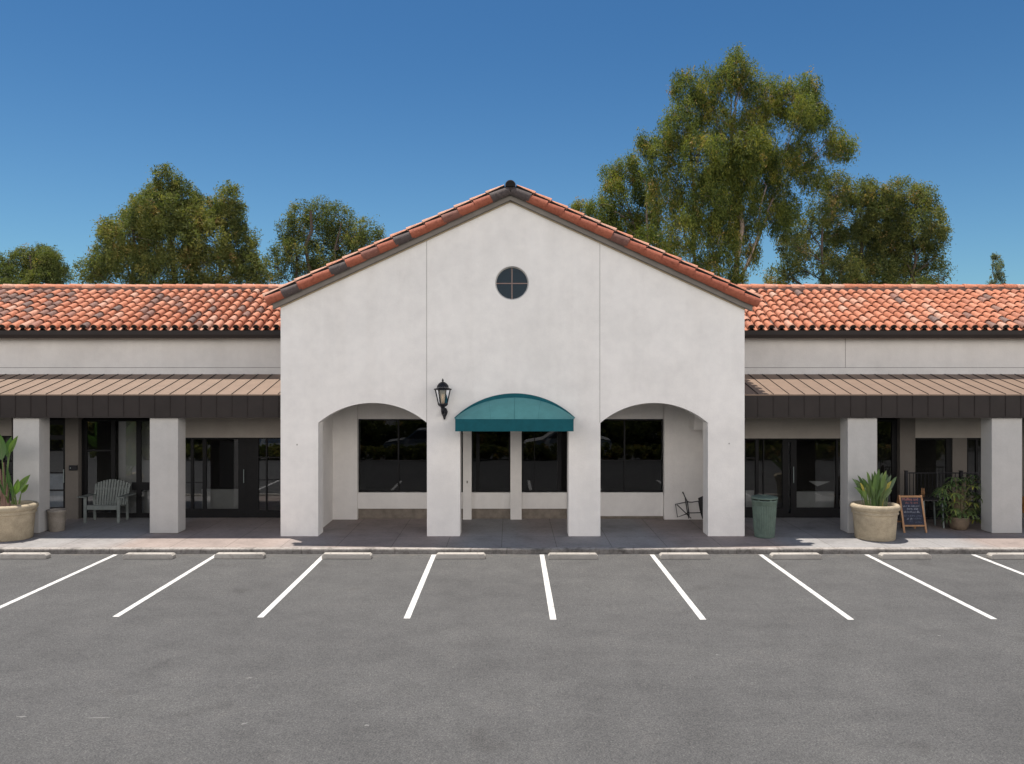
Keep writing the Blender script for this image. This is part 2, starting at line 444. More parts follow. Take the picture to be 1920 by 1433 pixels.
M['far_leaf'] = make_leaf('grey_green_leaf', [(0, (.11, .14, .10)), (.5, (.17, .20, .13)), (1, (.24, .25, .16))])
M['bark'] = plain('pale_bark', (.30, .235, .185), .85, 0, .35, 3, .2)
M['bark_dark'] = plain('dark_bark', (.085, .065, .05), .9, 0, .3, 4, .2)
M['strel'] = make_leaf('strelitzia_leaf', [(0, (.030, .075, .022)), (.5, (.065, .145, .035)), (1, (.16, .26, .05))], .4, .35, .5)
M['clivia'] = make_leaf('clivia_leaf', [(0, (.045, .090, .035)), (.5, (.095, .155, .055)), (.85, (.19, .24, .10)), (1, (.38, .32, .07))], .3, .35, .5)
M['scheff'] = make_leaf('umbrella_plant_leaf', [(0, (.055, .10, .04)), (.6, (.15, .21, .075)), (.85, (.26, .31, .09)), (1, (.48, .45, .07))], .3, .4, .4)
M['stalk'] = plain('plant_stalk', (.16, .13, .075), .6, 0, .3, 14)

# ------------------------------------------------------------------ ground
g = MB(); g.face([(-220, -160, 0), (220, -160, 0), (220, 240, 0), (-220, 240, 0)])
for (fx, fy, fl, fw_, an) in ((-6.0, 10.15, .16, .03, .05), (-5.05, 10.12, .34, .022, .1), (-3.62, 11.45, .11, .03, .3), (-3.2, 9.95, .10, .03, .7), (-1.72, 9.9, .07, .035, -.3), (6.9, 13.3, .07, .03, .2), (3.1, 12.4, .05, .03, .9)):
    ca_, sa_ = math.cos(an), math.sin(an); pl_ = []
    for k_ in range(9):
        t_ = 2 * math.pi * k_ / 9; q_ = random.uniform(.7, 1.1)
        a_, b_ = fl / 2 * math.cos(t_) * q_, fw_ / 2 * math.sin(t_) * q_ * 1.6
        pl_.append((fx + a_ * ca_ - b_ * sa_, fy + a_ * sa_ + b_ * ca_, .003))
    g.face(pl_, 1)
tag(g.build('parking_lot', [M['asphalt'], plain('pale_scuff', (.17, .166, .16), .9, 0, .35, 40)]), kind='structure')
FL = 0.12
k = MB()
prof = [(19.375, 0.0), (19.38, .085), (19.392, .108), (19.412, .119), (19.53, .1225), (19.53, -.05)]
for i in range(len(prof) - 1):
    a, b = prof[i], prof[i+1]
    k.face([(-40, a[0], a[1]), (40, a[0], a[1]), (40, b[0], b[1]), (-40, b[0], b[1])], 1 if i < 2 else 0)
tag(k.build('kerb', [M['kerb'], M['kerb_face_shaded']]), kind='structure')
s = MB(); s.box(-40, 40, 19.53, 30.0, -.05, FL)
tag(s.build('sidewalk', M['sidewalk']), kind='structure')

# ------------------------------------------------------------------ barrel tiles
def barrel(mb, p, u, sd, n, L, r0, r1, a0=0.0, a1=math.pi, seg=8, th=.014, m=0, r=.5, mouth=None, flip=1):
    """one clay tile: low end at p, running along u, arc spanned by sd (side) and n (normal)"""
    p = Vector(p); u = Vector(u); sd = Vector(sd); n = Vector(n)
    o0, o1, i0 = [], [], []
    for k in range(seg + 1):
        t = a0 + (a1 - a0) * k / seg
        d = sd * math.cos(t) + n * math.sin(t) * flip
        o0.append(p + d * r0); o1.append(p + u * L + d * r1); i0.append(p + d * (r0 - th))
    vs = o0 + o1; N = seg + 1
    mb.add(vs, [(k, N + k, N + k + 1, k + 1) for k in range(seg)], m, r, True)
    for k in range(seg): mb.face([i0[k], o0[k], o0[k+1], i0[k+1]], m, min(1, r + .05))
    if mouth is not None:
        mb.face(i0, mouth, 0)
    else:
        i1 = [p + u * L * .5 + (q - (p + u * L)) * .9 for q in o1]
        mb.add(i0 + i1, [(k, k + 1, N + k + 1, N + k) for k in range(seg)], m, max(0, r - .1), True)

def tile_rnd(darkness=.22):
    q = random.random()
    if q < darkness: return random.uniform(0, .26)
    if q < .86: return random.uniform(.36, .80)
    return random.uniform(.80, 1.0)

def tile_slope(mb, A, u, sd, n, length, cols, pitch, course, r=.5, dark=lambda x: .2, seg=8, mouth=None, pans=True):
    """clay field: A = low left corner, u up the slope, sd along the eave"""
    u = Vector(u); sd = Vector(sd); n = Vector(n); A = Vector(A)
    nc = int(math.ceil(length / course))
    r0 = pitch * .375; r1 = pitch * .30
    for c in range(cols):
        base = A + sd * (pitch * (c + .5) + random.uniform(-.006, .006))
        dk = dark(base)
        cofs = random.uniform(-.13, .13)
        for j in range(nc):
            st = j * course + (cofs if j else 0) + random.uniform(-.018, .018) - (0.0 if j else .03)
            L = min(course + .07 + (cofs if j == 0 else 0), length - st)
            if L < .06: continue
            tl = n * (.030 + random.uniform(-.006, .010))
            uu = (u - n * (.028 / course) + sd * random.uniform(-.016, .016)).normalized()
            barrel(mb, base + u * st + tl + n * .03, uu, sd, n, L, r0, r1, .0, math.pi, seg, .014, 0, tile_rnd(dk), mouth if j == 0 else None)
            if pans:
                b2 = base + sd * pitch * .5
                barrel(mb, b2 + u * st + n * (pitch * .36 - .02), (u - n * (.02 / course)).normalized(), sd, n, L, pitch * .36, pitch * .31, .25, math.pi - .25, 5, .012, 0,
                       min(1, tile_rnd(.08) + .12), None, -1)

# ------------------------------------------------------------------ central gabled building
GX0, GX1, GY = -5.81, 5.92, 20.9
APX, APZ = 0.0, 8.64
EZ0 = 5.97
slope = (APZ - EZ0) / (APX - GX0)
gab = thing('gabled_building', (0, GY, 0), 'white stucco building with a tiled gable, three arches and a round window', 'building')

def arch_pts(x0, x1, zs, rise, n=28):
    """points from x0 over the crown to x1"""
    w = (x1 - x0) / 2; Rr = (w * w + rise * rise) / (2 * rise); cx = (x0 + x1) / 2; cz = zs + rise - Rr
    a = math.asin(w / Rr)
    return [(cx + Rr * math.sin(-a + 2 * a * i / n), cz + Rr * math.cos(-a + 2 * a * i / n)) for i in range(n + 1)]

A1 = (-4.86, -2.11); A2 = (-1.274, 1.47); A3 = (2.275, 4.996)
outer = [(GX0, FL - .02)]
for (a, b) in (A1, A2, A3):
    outer += [(a, FL - .02)] + arch_pts(a, b, 2.985, .505) + [(b, FL - .02)]
outer += [(GX1, FL - .02), (GX1, APZ - slope * (GX1 - APX)), (APX, APZ), (GX0, EZ0)]
rc = (.04, 6.52); rr = .425
hole = [(rc[0] + rr * math.cos(2 * math.pi * i / 48), rc[1] - rr * math.sin(2 * math.pi * i / 48)) for i in range(48)]
w = MB(); w.extrude_poly(outer, [hole], GY, GY + .55)
w.build('facade_wall', M['stucco'], gab)
# control joints scored in the render
j = MB()
for jx, zb in ((-2.117, 2.99), (2.262, 2.99)):
    j = MB(); j.box(jx - .004, jx + .004, GY - .003, GY + .02, zb, APZ - slope * abs(jx - APX) - .02); j.build('control_joint', M['joint'], gab)
# round window
rw = MB(); rw.lathe([(.428, 0), (.428, .10), (.396, .10), (.396, 0), (.428, 0)], n=48)
rwv = [(rc[0] + x, GY + .07 + z, rc[1] + y) for x, y, z in rw.v]; rw.v = rwv
rwo = rw.build('round_window', M['stucco_grey'], gab)
p = MB(); p.face([(rc[0] + .40 * math.cos(2*math.pi*i/48), GY + .125, rc[1] + .40 * math.sin(2*math.pi*i/48)) for i in range(48)])
p.build('pane', M['glass_blue'], rwo)
mu = MB(); mu.box(rc[0] - .010, rc[0] + .010, GY + .085, GY + .115, rc[1] - .397, rc[1] + .397)
mu.box(rc[0] - .397, rc[0] - .015, GY + .087, GY + .113, rc[1] - .010, rc[1] + .010)
mu.box(rc[0] + .015, rc[0] + .397, GY + .087, GY + .113, rc[1] - .010, rc[1] + .010)
mu.build('muntin', plain('muntin_mauve', (.30, .19, .155), .6), rwo)
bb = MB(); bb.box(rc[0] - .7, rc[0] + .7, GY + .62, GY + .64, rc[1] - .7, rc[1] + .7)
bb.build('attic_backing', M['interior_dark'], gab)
# small wall fittings left in the render: patched fixing holes
h = MB()
for (px, py, ww, hh) in ((557, 834, 1.6, 2.6), (876, 904, 2.4, 5), (1367, 832, 1.6, 2.2)):
    d = GY if px != 876 else 23.3
    x = PX(px, d); z = PZ(py, d)
    h = MB(); h.box(x - ww * .0067, x + ww * .0067, d - .006, d + .004, z - hh * .0067, z + hh * .0067); h.build('fixing_plate', M['fascia'], gab)
# rear arcade wall
BW, BP = 23.5, 23.3
bw = MB()
def bwbox(p0, p1, y0, z0, z1, m=0, d=BP):
    bw.box(PX(p0, d), PX(p1, d), y0, 23.75, z0, z1, m)
zt = 4.1
zwt, zwb = PZ(785.5, BW), PZ(923, BW)
wins = [(670, 868), (884, 957), (978, 1067), (1100, 1245)]
xs = [(-5.08, PX(670, BP)), (PX(868, BP), PX(884, BP)), (PX(957, BP), PX(978, BP)), (PX(1067, BP), PX(1100, BP)), (PX(1245.5, BP), 5.62)]
for a, b in xs: bw.box(a, b, BP, 23.75, FL, zt)
for i, (a, b) in enumerate(wins):
    x0, x1 = PX(a, BP), PX(b, BP)
    bw.box(x0, x1, BP + .08, 23.75, zwt, zt)                              # head
    zb = PZ(953, BW) if i < 3 else FL + .08
    bw.box(x0, x1, BP + .10, 23.75, zb, zwb)                              # sill wall
bw.build('arcade_wall', M['stucco'], gab)
bd = MB()
for i, (a, b) in enumerate(wins):
    zb = PZ(953, BW) if i < 3 else FL + .08
    bd.box(PX(a, BP), PX(b, BP), BP + .16, 23.74, FL, zb)
bd.build('base_band', M['stone_band'], gab)
# corner return in the left bay, corbel in the right bay
cr = MB(); cr.box(-5.08, -5.0, 21.45, BP, FL, zt); cr.build('corner_return', M['stucco'], gab); cr = MB(); cr.box(PX(1296, 23.0), 5.62, 22.6, BP, PZ(806, 22.6), PZ(770, 22.6))
cr.build('corbel', M['stucco'], gab)
sw = MB(); sw.box(GX0, -5.08, GY + .55, 34, FL, EZ0 - .05); sw.box(5.62, GX1, GY + .55, 34, FL, EZ0 - .05)
sw.box(-5.08, 5.62, 33.7, 34, FL, 8.0)
sw.build('side_wall', M['stucco'], gab)
ce = MB(); ce.box(-5.08, 5.62, GY + .55, BP + .1, zt, zt + .05)
ce.build('arcade_ceiling', M['stucco'], gab)
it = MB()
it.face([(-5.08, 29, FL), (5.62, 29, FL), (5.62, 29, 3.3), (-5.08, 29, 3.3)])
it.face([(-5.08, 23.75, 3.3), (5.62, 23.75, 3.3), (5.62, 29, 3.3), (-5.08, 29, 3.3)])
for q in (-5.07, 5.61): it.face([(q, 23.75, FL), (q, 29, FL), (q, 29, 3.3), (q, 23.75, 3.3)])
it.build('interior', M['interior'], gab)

def window(parent, x0, x1, z0, z1, y, vs=(), hs=(), fw=.05, glass=None, name='window', th=.07, split=None):
    """framed window: frame is the part, pane its sub-part; vs / hs are muntins as (pos, width[, x0, x1])"""
    f = MB()
    f.box(x0, x0 + fw, y, y + th, z0, z1); f.box(x1 - fw, x1, y, y + th, z0, z1)
    f.box(x0 + fw, x1 - fw, y + .002, y + th, z1 - fw, z1); f.box(x0 + fw, x1 - fw, y + .002, y + th, z0, z0 + fw)
    for (vx, vw) in vs: f.box(vx - vw / 2, vx + vw / 2, y + .004, y + th - .002, z0 + fw, z1 - fw)
    for hh in hs:
        hz, hw = hh[0], hh[1]; a = hh[2] if len(hh) > 2 else x0 + fw; b = hh[3] if len(hh) > 2 else x1 - fw
        f.box(a, b, y + .008, y + th - .006, hz - hw / 2, hz + hw / 2)
    fo = f.build(name, M['frame'], parent)
    g = MB(); g.face([(x0 + .01, y + th * .55, z0 + .01), (x1 - .01, y + th * .55, z0 + .01), (x1 - .01, y + th * .55, z1 - .01), (x0 + .01, y + th * .55, z1 - .01)])
    g.build('pane', M['glass' if parent is gab else ('glass_left' if parent is WL else 'glass_shop')], fo)
    return fo

X = lambda px: PX(px, BW)
ztr = PZ(863.5, BW)
window(gab, X(670), X(868), zwb, zwt, BW, [(X(747), .045)], [(ztr, .02)], .045)
window(gab, X(884), X(957), zwb, zwt, BW, [(X(896), .10)], [], .05)
window(gab, X(978), X(1067), zwb, zwt, BW, [(X(1049), .10), (X(1002), .02)], [], .05)
window(gab, X(1100), X(1245), zwb, zwt, BW, [(X(1171), .045)], [(ztr, .03)], .05)

# gable roof
un = math.hypot(1, slope)
eo = .22                                    # eave overhang
ry0, ry1 = GY - .20, 34.3
roof = MB()
for sgn in (-1, 1):
    xe = (GX0 - eo) if sgn < 0 else (GX1 + eo)
    ze = APZ - slope * abs(xe - APX)
    t0, t1 = .10, .22                       # deck above the wall top
    roof.add([(xe, ry0 + .10, ze + t0), (xe, ry1, ze + t0), (APX, ry1, APZ + t0), (APX, ry0 + .10, APZ + t0),
              (xe, ry0 + .10, ze + t1), (xe, ry1, ze + t1), (APX, ry1, APZ + t1), (APX, ry0 + .10, APZ + t1)],
             [(0,1,2,3), (4,7,6,5), (0,3,7,4), (0,4,5,1), (1,5,6,2)], 1)
    u = Vector((-sgn / un, 0, slope / un)); n = Vector((sgn * slope / un, 0, 1 / un)); sd = Vector((0, 1, 0))
    Ls = abs(xe - APX) * un
    # field behind the rake
    tile_slope(roof, Vector((xe, ry0 + .42, ze + t1 - .02)), u, sd, n, Ls - .05, 46, .285, .452, dark=lambda q: .18, seg=6, mouth=2, pans=False)
    yq = ry0 + .115
    roof.face([Vector((xe, yq, ze)) + n * .20, Vector((APX, yq, APZ)) + n * .20, Vector((APX, yq, APZ)) + n * .372, Vector((xe, yq, ze)) + n * .372], 2)  # black strip painting the shade between rake and cover rows
    NC = 15; ex = Ls / NC
    for i in range(NC):
        q = random.random()
        if sgn < 0: rv = [.75, .08, .55, .7, .06, .75, .24, .6, .08, .72, .65, .22, .7, .6, .05][i]
        else: rv = random.uniform(.4, .9) if i != 8 else .2
        if i == NC - 1: rv = .05
        base = Vector((xe, ry0, ze)) + u * (i * ex)
        uu = (u - n * .050).normalized()
        # rake row hanging over the board
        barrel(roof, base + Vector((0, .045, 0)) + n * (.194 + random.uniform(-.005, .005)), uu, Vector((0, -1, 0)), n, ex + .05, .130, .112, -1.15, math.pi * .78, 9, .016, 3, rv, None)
        # cover row on top, picked paler to put the sunlight in its colour
        barrel(roof, base + u * (-.05) + Vector((0, .225, 0)) + n * (.345 + random.uniform(-.005, .005)), uu, Vector((0, -1, 0)), n, ex + .05, .112, .095, 0, math.pi, 8, .016, 0,
               random.uniform(.7, 1.0) if random.random() < .92 else .4, None)
roofo = roof.build('roof', [M['tile'], M['fascia'], M['mouth'], M['rake_tile']], gab)
# ridge barrels with the hollow end filled in shade black
rg = MB()
y = ry0 - .03; i = 0
while y < ry1:
    barrel(rg, (APX, y, APZ + .30), (0, 1, -.012), (1, 0, 0), (0, 0, 1), .50, .135, .118, -.25, math.pi + .25, 10, .016, 0, random.uniform(.0, .1) if i == 0 else random.uniform(.4, .8), 1)
    y += .43; i += 1
rg.box(APX - .125, APX + .125, ry0 + .02, ry0 + .25, APZ + .10, APZ + .27, 0, .03)
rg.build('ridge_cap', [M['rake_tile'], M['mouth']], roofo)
# rake boards and thin trim
fb = MB(); tl = MB()
for sgn in (-1, 1):
    xe = (GX0 - eo + .06) if sgn < 0 else (GX1 + eo - .06)
    ze = APZ - slope * abs(xe - APX)
    fb.add([(xe, ry0 + .06, ze - .045), (APX, ry0 + .06, APZ - .045), (APX, ry0 + .06, APZ + .16), (xe, ry0 + .06, ze + .16),
            (xe, GY - .004, ze - .045), (APX, GY - .004, APZ - .045), (APX, GY - .004, APZ + .16), (xe, GY - .004, ze + .16)],
           [(0,1,2,3), (4,7,6,5), (0,4,5,1), (2,6,7,3), (0,3,7,4), (1,5,6,2)])
    xb = GX0 if sgn < 0 else GX1
    zb = APZ - slope * abs(xb - APX)
    tl.add([(xb, GY - .018, zb - .085), (APX, GY - .018, APZ - .085), (APX, GY - .018, APZ - .047), (xb, GY - .018, zb - .047),
            (xb, GY - .002, zb - .085), (APX, GY - .002, APZ - .085), (APX, GY - .002, APZ - .047), (xb, GY - .002, zb - .047)],
           [(0,1,2,3), (4,7,6,5), (0,4,5,1), (2,6,7,3), (0,3,7,4), (1,5,6,2)])
fb.build('fascia_board', M['fascia'], roofo)
tl.build('trim_strip', M['trim_line'], roofo)

# ------------------------------------------------------------------ shop wings
FY = 21.15                                  # canopy fascia
UW = 23.4                                   # upper wall
WS = 23.6                                   # shopfront
WP = 23.42                                  # pilasters
EY, EZ = 23.13, 5.47                        # eave of the clay roof
RY, RZ = 26.17, 6.86
FT, FBt = 3.70, 3.105                       # fascia top / bottom
XW = lambda px: PX(px, WS)
ZW = lambda py: PZ(py, WS)

def wing(side):
    x0, x1 = (-24.0, GX0) if side < 0 else (GX1, 24.0)
    lab = ('white stucco shop wing left of the gable, with tiled roof and dark metal canopy' if side < 0 else
           'white stucco shop wing right of the gable, with tiled roof and dark metal canopy')
    o = thing('shop_wing', ((x0 + x1) / 2, UW, 0), lab, 'building', 'shop wings beside the gabled building')
    w = MB(); w.box(x0, x1, UW, UW + .25, FBt + .05, 5.40)
    xe = x0 if side < 0 else x1 - .25
    w.box(xe, xe + .25, UW + .25, 29, FL, 5.4); w.box(x0, x1, 28.75, 29, FL, 5.39)
    w.build('upper_wall', M['wing'], o)
    t = MB(); t.box(x0, x1, UW - .022, UW - .001, 4.215, PZ(690, UW)); t.build('wall_flashing', M['wing'], o)
    t = MB(); t.box(x0, x1, UW - .006, UW - .0005, PZ(690, UW) + .001, PZ(690, UW) + .014); t.build('flashing_shadow_line', M['joint'], o)  # dark strip painting the shadow gap above the flashing
    if side > 0:
        jj = MB(); jj.box(PX(1585, UW) - .006, PX(1585, UW) + .006, UW - .003, UW + .01, PZ(690, UW), 5.3); jj.build('control_joint', M['joint'], o)
    # roof
    rf = MB()
    u = Vector((0, RY - EY, RZ - EZ)); Ls = u.length; u.normalize(); n = Vector((0, -u.z, u.y))
    rf.face([(x0, EY + .03, EZ), (x1, EY + .03, EZ), (x1, RY, RZ), (x0, RY, RZ)], 1)
    rf.face([(x0, RY, RZ), (x1, RY, RZ), (x1, 29.5, RZ - 1.66), (x0, 29.5, RZ - 1.66)], 1)
    rf.face([(x0, EY + .05, EZ - .02), (x1, EY + .05, EZ - .02), (x1, UW + .1, EZ - .02), (x0, UW + .1, EZ - .02)], 1)
    pitch = .284; cols = int((x1 - x0) / pitch)
    off = (x1 - x0 - cols * pitch) / 2
    def dk(q):
        if side < 0: return .08 + .20 * max(0, min(1, (-q.x - 7) / 6))
        return .04 + .09 * max(0, min(1, (q.x - 8) / 6))
    tile_slope(rf, Vector((x0 + off, EY, EZ - .005)), u, Vector((1, 0, 0)), n, Ls - .17, cols, pitch, .40, dark=dk, mouth=2)
    ro = rf.build('roof', [M['tile'], M['mortar'], M['mouth']], o)
    rd = MB(); rd.box(x0, x1, RY - .13, RY + .13, RZ - .02, RZ + .115, 1)
    x = x0
    while x < x1 - .05:
        L = min(.455, x1 - x)
        barrel(rd, (x, RY, RZ + .075 + random.uniform(-.008, .008)), (1, random.uniform(-.01, .01), -.012), (0, 1, 0), (0, 0, 1), L, .142, .128, 0, math.pi, 8, .014, 0, random.uniform(.45, .95), None)
        x += .42
    rd.build('ridge_cap', [M['tile'], M['mortar']], ro)
    gt = MB()
    pr = [(a + .40, b + .02) for a, b in [(22.60, 5.415), (22.60, 5.30), (22.635, 5.21), (22.72, 5.20), (22.72, 5.40), (22.705, 5.40), (22.705, 5.25), (22.64, 5.25), (22.615, 5.31), (22.615, 5.415)]]
    xa, xb = x0, x1
    for i in range(len(pr)):
        a, b = pr[i], pr[(i+1) % len(pr)]
        gt.face([(xa, a[0], a[1]), (xb, a[0], a[1]), (xb, b[0], b[1]), (xa, b[0], b[1])])
    gt.build('gutter', M['bronze'], o)
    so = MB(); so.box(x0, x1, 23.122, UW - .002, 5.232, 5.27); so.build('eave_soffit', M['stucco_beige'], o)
    # canopy
    ca = MB()
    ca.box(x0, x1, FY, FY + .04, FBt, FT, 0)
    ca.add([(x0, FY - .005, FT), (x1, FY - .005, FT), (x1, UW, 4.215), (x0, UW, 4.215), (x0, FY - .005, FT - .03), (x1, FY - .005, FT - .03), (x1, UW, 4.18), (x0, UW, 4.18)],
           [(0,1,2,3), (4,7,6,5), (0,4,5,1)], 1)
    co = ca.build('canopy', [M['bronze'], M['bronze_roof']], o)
    cs = MB(); sl = MB()
    sp = .396; k0 = math.ceil((x0 + .02) / sp); x = k0 * sp
    while x < x1 - .01:
        cs.box(x - .007, x + .007, FY - .014, FY - .0005, FBt + .03, FT - .032, 0)
        a = Vector((x, FY - .012, FT + .008)); b = Vector((x, UW - .03, 4.215 + .004))
        sl.bar(a, b, .010, .018)
        x += sp
    cs.box(x0, x1, FY - .016, FY - .0008, FBt - .004, FBt + .022, 0)
    cs.build('fascia_seam', M['bronze'], co); sl.build('standing_seam', M['bronze'], co)
    cl = MB(); cl.box(x0, x1, FY + .05, UW + .3, FBt + .005, FBt + .04); cl.build('canopy_soffit', M['bronze'], co)
    return o

WL = wing(-1); WR = wing(1)

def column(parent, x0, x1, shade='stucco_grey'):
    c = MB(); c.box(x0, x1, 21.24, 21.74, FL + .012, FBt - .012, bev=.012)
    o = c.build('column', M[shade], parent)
    b = MB(); b.box(x0 + .02, x1 - .02, 21.26, 21.72, FL, FL + .011); b.build('base_shim', M['joint'], o)
    return o
for a, b in ((-12.78, -12.11), (-9.27, -8.54), (-16.3, -15.6), (-19.8, -19.1)): column(WL, a, b)
for a, b in ((8.67, 9.425), (12.37, 13.15), (15.9, 16.6), (19.4, 20.1)): column(WR, a, b)

def front_wall(parent, spans, y=WP):
    for (a, b, z0, z1) in spans:
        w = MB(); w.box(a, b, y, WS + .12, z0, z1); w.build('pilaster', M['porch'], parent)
def header(parent, a, b, z0):
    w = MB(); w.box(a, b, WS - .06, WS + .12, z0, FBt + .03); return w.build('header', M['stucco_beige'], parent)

zt = ZW(787); zh = ZW(820.5); zf = FL + .005
# ---- left wing shopfronts (photo columns converted at the shopfront depth)
front_wall(WL, [(XW(128.5), XW(153), FL, FBt)])
front_wall(WL, [(-24, XW(-190), FL, FBt), (-17.2, -16.6, FL, FBt)])
front_wall(WL, [(XW(290), XW(322), FL, FBt)])
# glazed door beside the small pot
dw = window(WL, XW(58), XW(128.5), zf, zt, WS, [], [(ZW(820.5), .13, XW(66), XW(118)), (ZW(887), .03, XW(66), XW(118)), (ZW(919.5), .035, XW(66), XW(118)), (ZW(954), .04, XW(66), XW(118))], .15, name='door')
pn = MB(); pn.box(XW(62), XW(118), WS + .12, WS + .14, ZW(952), ZW(889)); pn.build('door_poster', plain('pale_blue_poster', (.36, .40, .46), .7, 0, .25, 3), dw)
hd = MB(); hd.box(XW(120), XW(121.5), WS - .05, WS - .02, ZW(905), ZW(880)); hd.build('handle', M['grey_metal'], dw)
window(WL, XW(153), XW(212), ZW(966), zt, WS, [(XW(160), .07)], [(ZW(845), .05)], .06)
window(WL, XW(212), XW(290), ZW(966), zt, WS, [(XW(259.5), .13)], [(ZW(912), .22, XW(247), XW(286))], .05)
kb = MB(); kb.box(XW(153), XW(290), WS, WS + .1, FL, ZW(966) - .002); kb.build('kick_plate', M['frame'], WL)
pn = MB(); pn.box(XW(213), XW(285), WS + .30, WS + .34, FL, zt - .03); pn.build('interior_panel', M['interior_pale'], WL)
# shopfront under the header next to the gable
header(WL, XW(347), GX0 - .01, zh)
window(WL, XW(322), XW(383), ZW(958), zh, WS, [(XW(360), .08)], [(ZW(905), .02)], .05)
window(WL, XW(383), XW(450), ZW(958), zh, WS, [], [], .05)
dr = window(WL, XW(450), XW(482), zf, zh, WS, [(XW(466), .18)], [], .16, name='door')
hd = MB(); hd.tube([(XW(458), WS - .05, ZW(905)), (XW(458), WS - .05, ZW(880))], .012); hd.build('handle', M['grey_metal'], dr)
window(WL, XW(482), GX0 - .01, ZW(960), zh, WS, [(XW(499.5), .04)], [(ZW(858), .03), (ZW(900), .025)], .04)
kb = MB(); kb.box(XW(322), XW(450), WS, WS + .1, FL, ZW(958) - .002); kb.box(XW(482), GX0 - .01, WS, WS + .1, FL, ZW(960) - .002); kb.build('kick_plate', M['frame'], WL)
lw = MB(); lw.box(XW(372), XW(448), WS + .25, WS + .35, FL, ZW(920)); lw.build('interior_panel', M['interior_pale'], WL)
sc = MB(); sc.box(XW(407), XW(446), WS + .20, WS + .24, ZW(918), ZW(829)); sc.build('interior_screen', M['interior_dark'], WL)
# left of the first column
header(WL, -16.6, XW(24), ZW(817))
window(WL, -16.6, XW(26), ZW(955), ZW(817), WS, [(XW(-90), .06), (XW(-5), .06)], [(ZW(865), .05), (ZW(890), .03)], .05)
window(WL, XW(26), XW(58), ZW(955), zt, WS, [], [], .05)
kb = MB(); kb.box(-16.6, XW(58), WS, WS + .1, FL, ZW(955) - .002); kb.build('kick_plate', M['frame'], WL)
window(WL, -23, -17.2, ZW(955), zt, WS, [(-21, .06), (-19, .06)], [], .05)
fw = MB(); fw.box(-23, -17.2, WS, WS + .1, FL, ZW(955) - .002); fw.build('kick_plate', M['frame'], WL)
# ---- right wing shopfronts
header(WR, GX1 + .01, XW(1592), ZW(822))
zr = ZW(822)
window(WR, GX1 + .01, XW(1420), ZW(955), zr, WS, [(XW(1397), .03)], [(ZW(859), .03)], .05)
window(WR, XW(1420), XW(1470), ZW(955), zr, WS, [(XW(1432), .03)], [], .04)
dr = window(WR, XW(1470), XW(1491), zf, zr, WS, [], [], .12, name='door')
hd = MB(); hd.tube([(XW(1487), WS - .05, ZW(905)), (XW(1487), WS - .05, ZW(875))], .012); hd.build('handle', M['grey_metal'], dr)
window(WR, XW(1491), XW(1592), ZW(955), zr, WS, [(XW(1570), .06)], [], .04)
kb = MB(); kb.box(GX1 + .01, XW(1470), WS, WS + .1, FL, ZW(955) - .002); kb.box(XW(1491), XW(1592), WS, WS + .1, FL, ZW(955) - .002); kb.build('kick_plate', M['frame'], WR)
lw = MB(); lw.box(XW(1491), XW(1567), WS + .12, WS + .2, FL, ZW(923)); lw.build('interior_panel', M['interior_pale'], WR); lw = MB(); lw.box(GX1 + .1, XW(1416), WS + .12, WS + .2, FL, ZW(921)); lw.build('interior_panel', M['interior_pale'], WR)
wsht = MB()
wsht.add([(XW(1522), WS + .22, ZW(904)), (XW(1562), WS + .22, ZW(905)), (XW(1545), WS + .5, ZW(912)), (XW(1538), WS + .22, ZW(914)), (XW(1522), WS + .24, ZW(904) - .01), (XW(1562), WS + .24, ZW(905) - .01)], [(0,1,2,3), (4,3,2,5)])
wsht.build('window_banner', M['interior_pale'], WR)
front_wall(WR, [(XW(1592), XW(1640), FL, FBt), (XW(1682), XW(1710.5), FL, FBt)])
window(WR, XW(1640), XW(1682), ZW(960), zt, WS, [(XW(1676), .10)], [], .06)
header(WR, XW(1711), XW(1850), ZW(821))
window(WR, XW(1710.5), XW(1785), ZW(960), ZW(821), WS, [(XW(1778), .10)], [], .05)
front_wall(WR, [(XW(1785), XW(1812), FL, ZW(821))], WS - .03)
window(WR, XW(1812), XW(1860), ZW(960), ZW(821), WS, [(XW(1832), .06)], [], .05)
front_wall(WR, [(XW(1860), XW(1912), FL, FBt), (22.5, 24, FL, FBt)])
window(WR, XW(1912), 22.5, ZW(955), zt, WS, [(16.5, .06), (18.5, .06), (20.5, .06)], [], .05)
kb = MB(); kb.box(XW(1640), XW(1682), WS, WS + .1, FL, ZW(960) - .002); kb.box(XW(1710.5), XW(1785), WS, WS + .1, FL, ZW(960) - .002)
kb.box(XW(1812), XW(1860), WS, WS + .1, FL, ZW(960) - .002); kb.box(XW(1912), 22.5, WS, WS + .1, FL, ZW(955) - .002); kb.build('kick_plate', M['frame'], WR)
for par, a, b in ((WL, -23.7, GX0 - .01), (WR, GX1 + .01, 23.7)):
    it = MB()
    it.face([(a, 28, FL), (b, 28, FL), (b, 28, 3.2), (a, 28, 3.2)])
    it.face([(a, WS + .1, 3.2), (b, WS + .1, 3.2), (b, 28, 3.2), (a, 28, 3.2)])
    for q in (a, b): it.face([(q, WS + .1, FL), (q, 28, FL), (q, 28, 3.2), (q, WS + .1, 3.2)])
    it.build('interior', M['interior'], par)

bx = MB(); bx.box(PX(130.5, WP), PX(146, WP), WP - .05, WP - .001, PZ(882, WP), PZ(872.5, WP), bev=.008)
bo = bx.build('wall_box', M['black_iron']); tag(bo, 'small black box mounted on the pilaster left of the garden bench', 'wall box')
bl = MB(); bl.box(PX(133, WP), PX(134.6, WP), WP - .056, WP - .051, PZ(878.5, WP), PZ(876.5, WP)); bl.build('indicator', M['grey_metal'], bo)

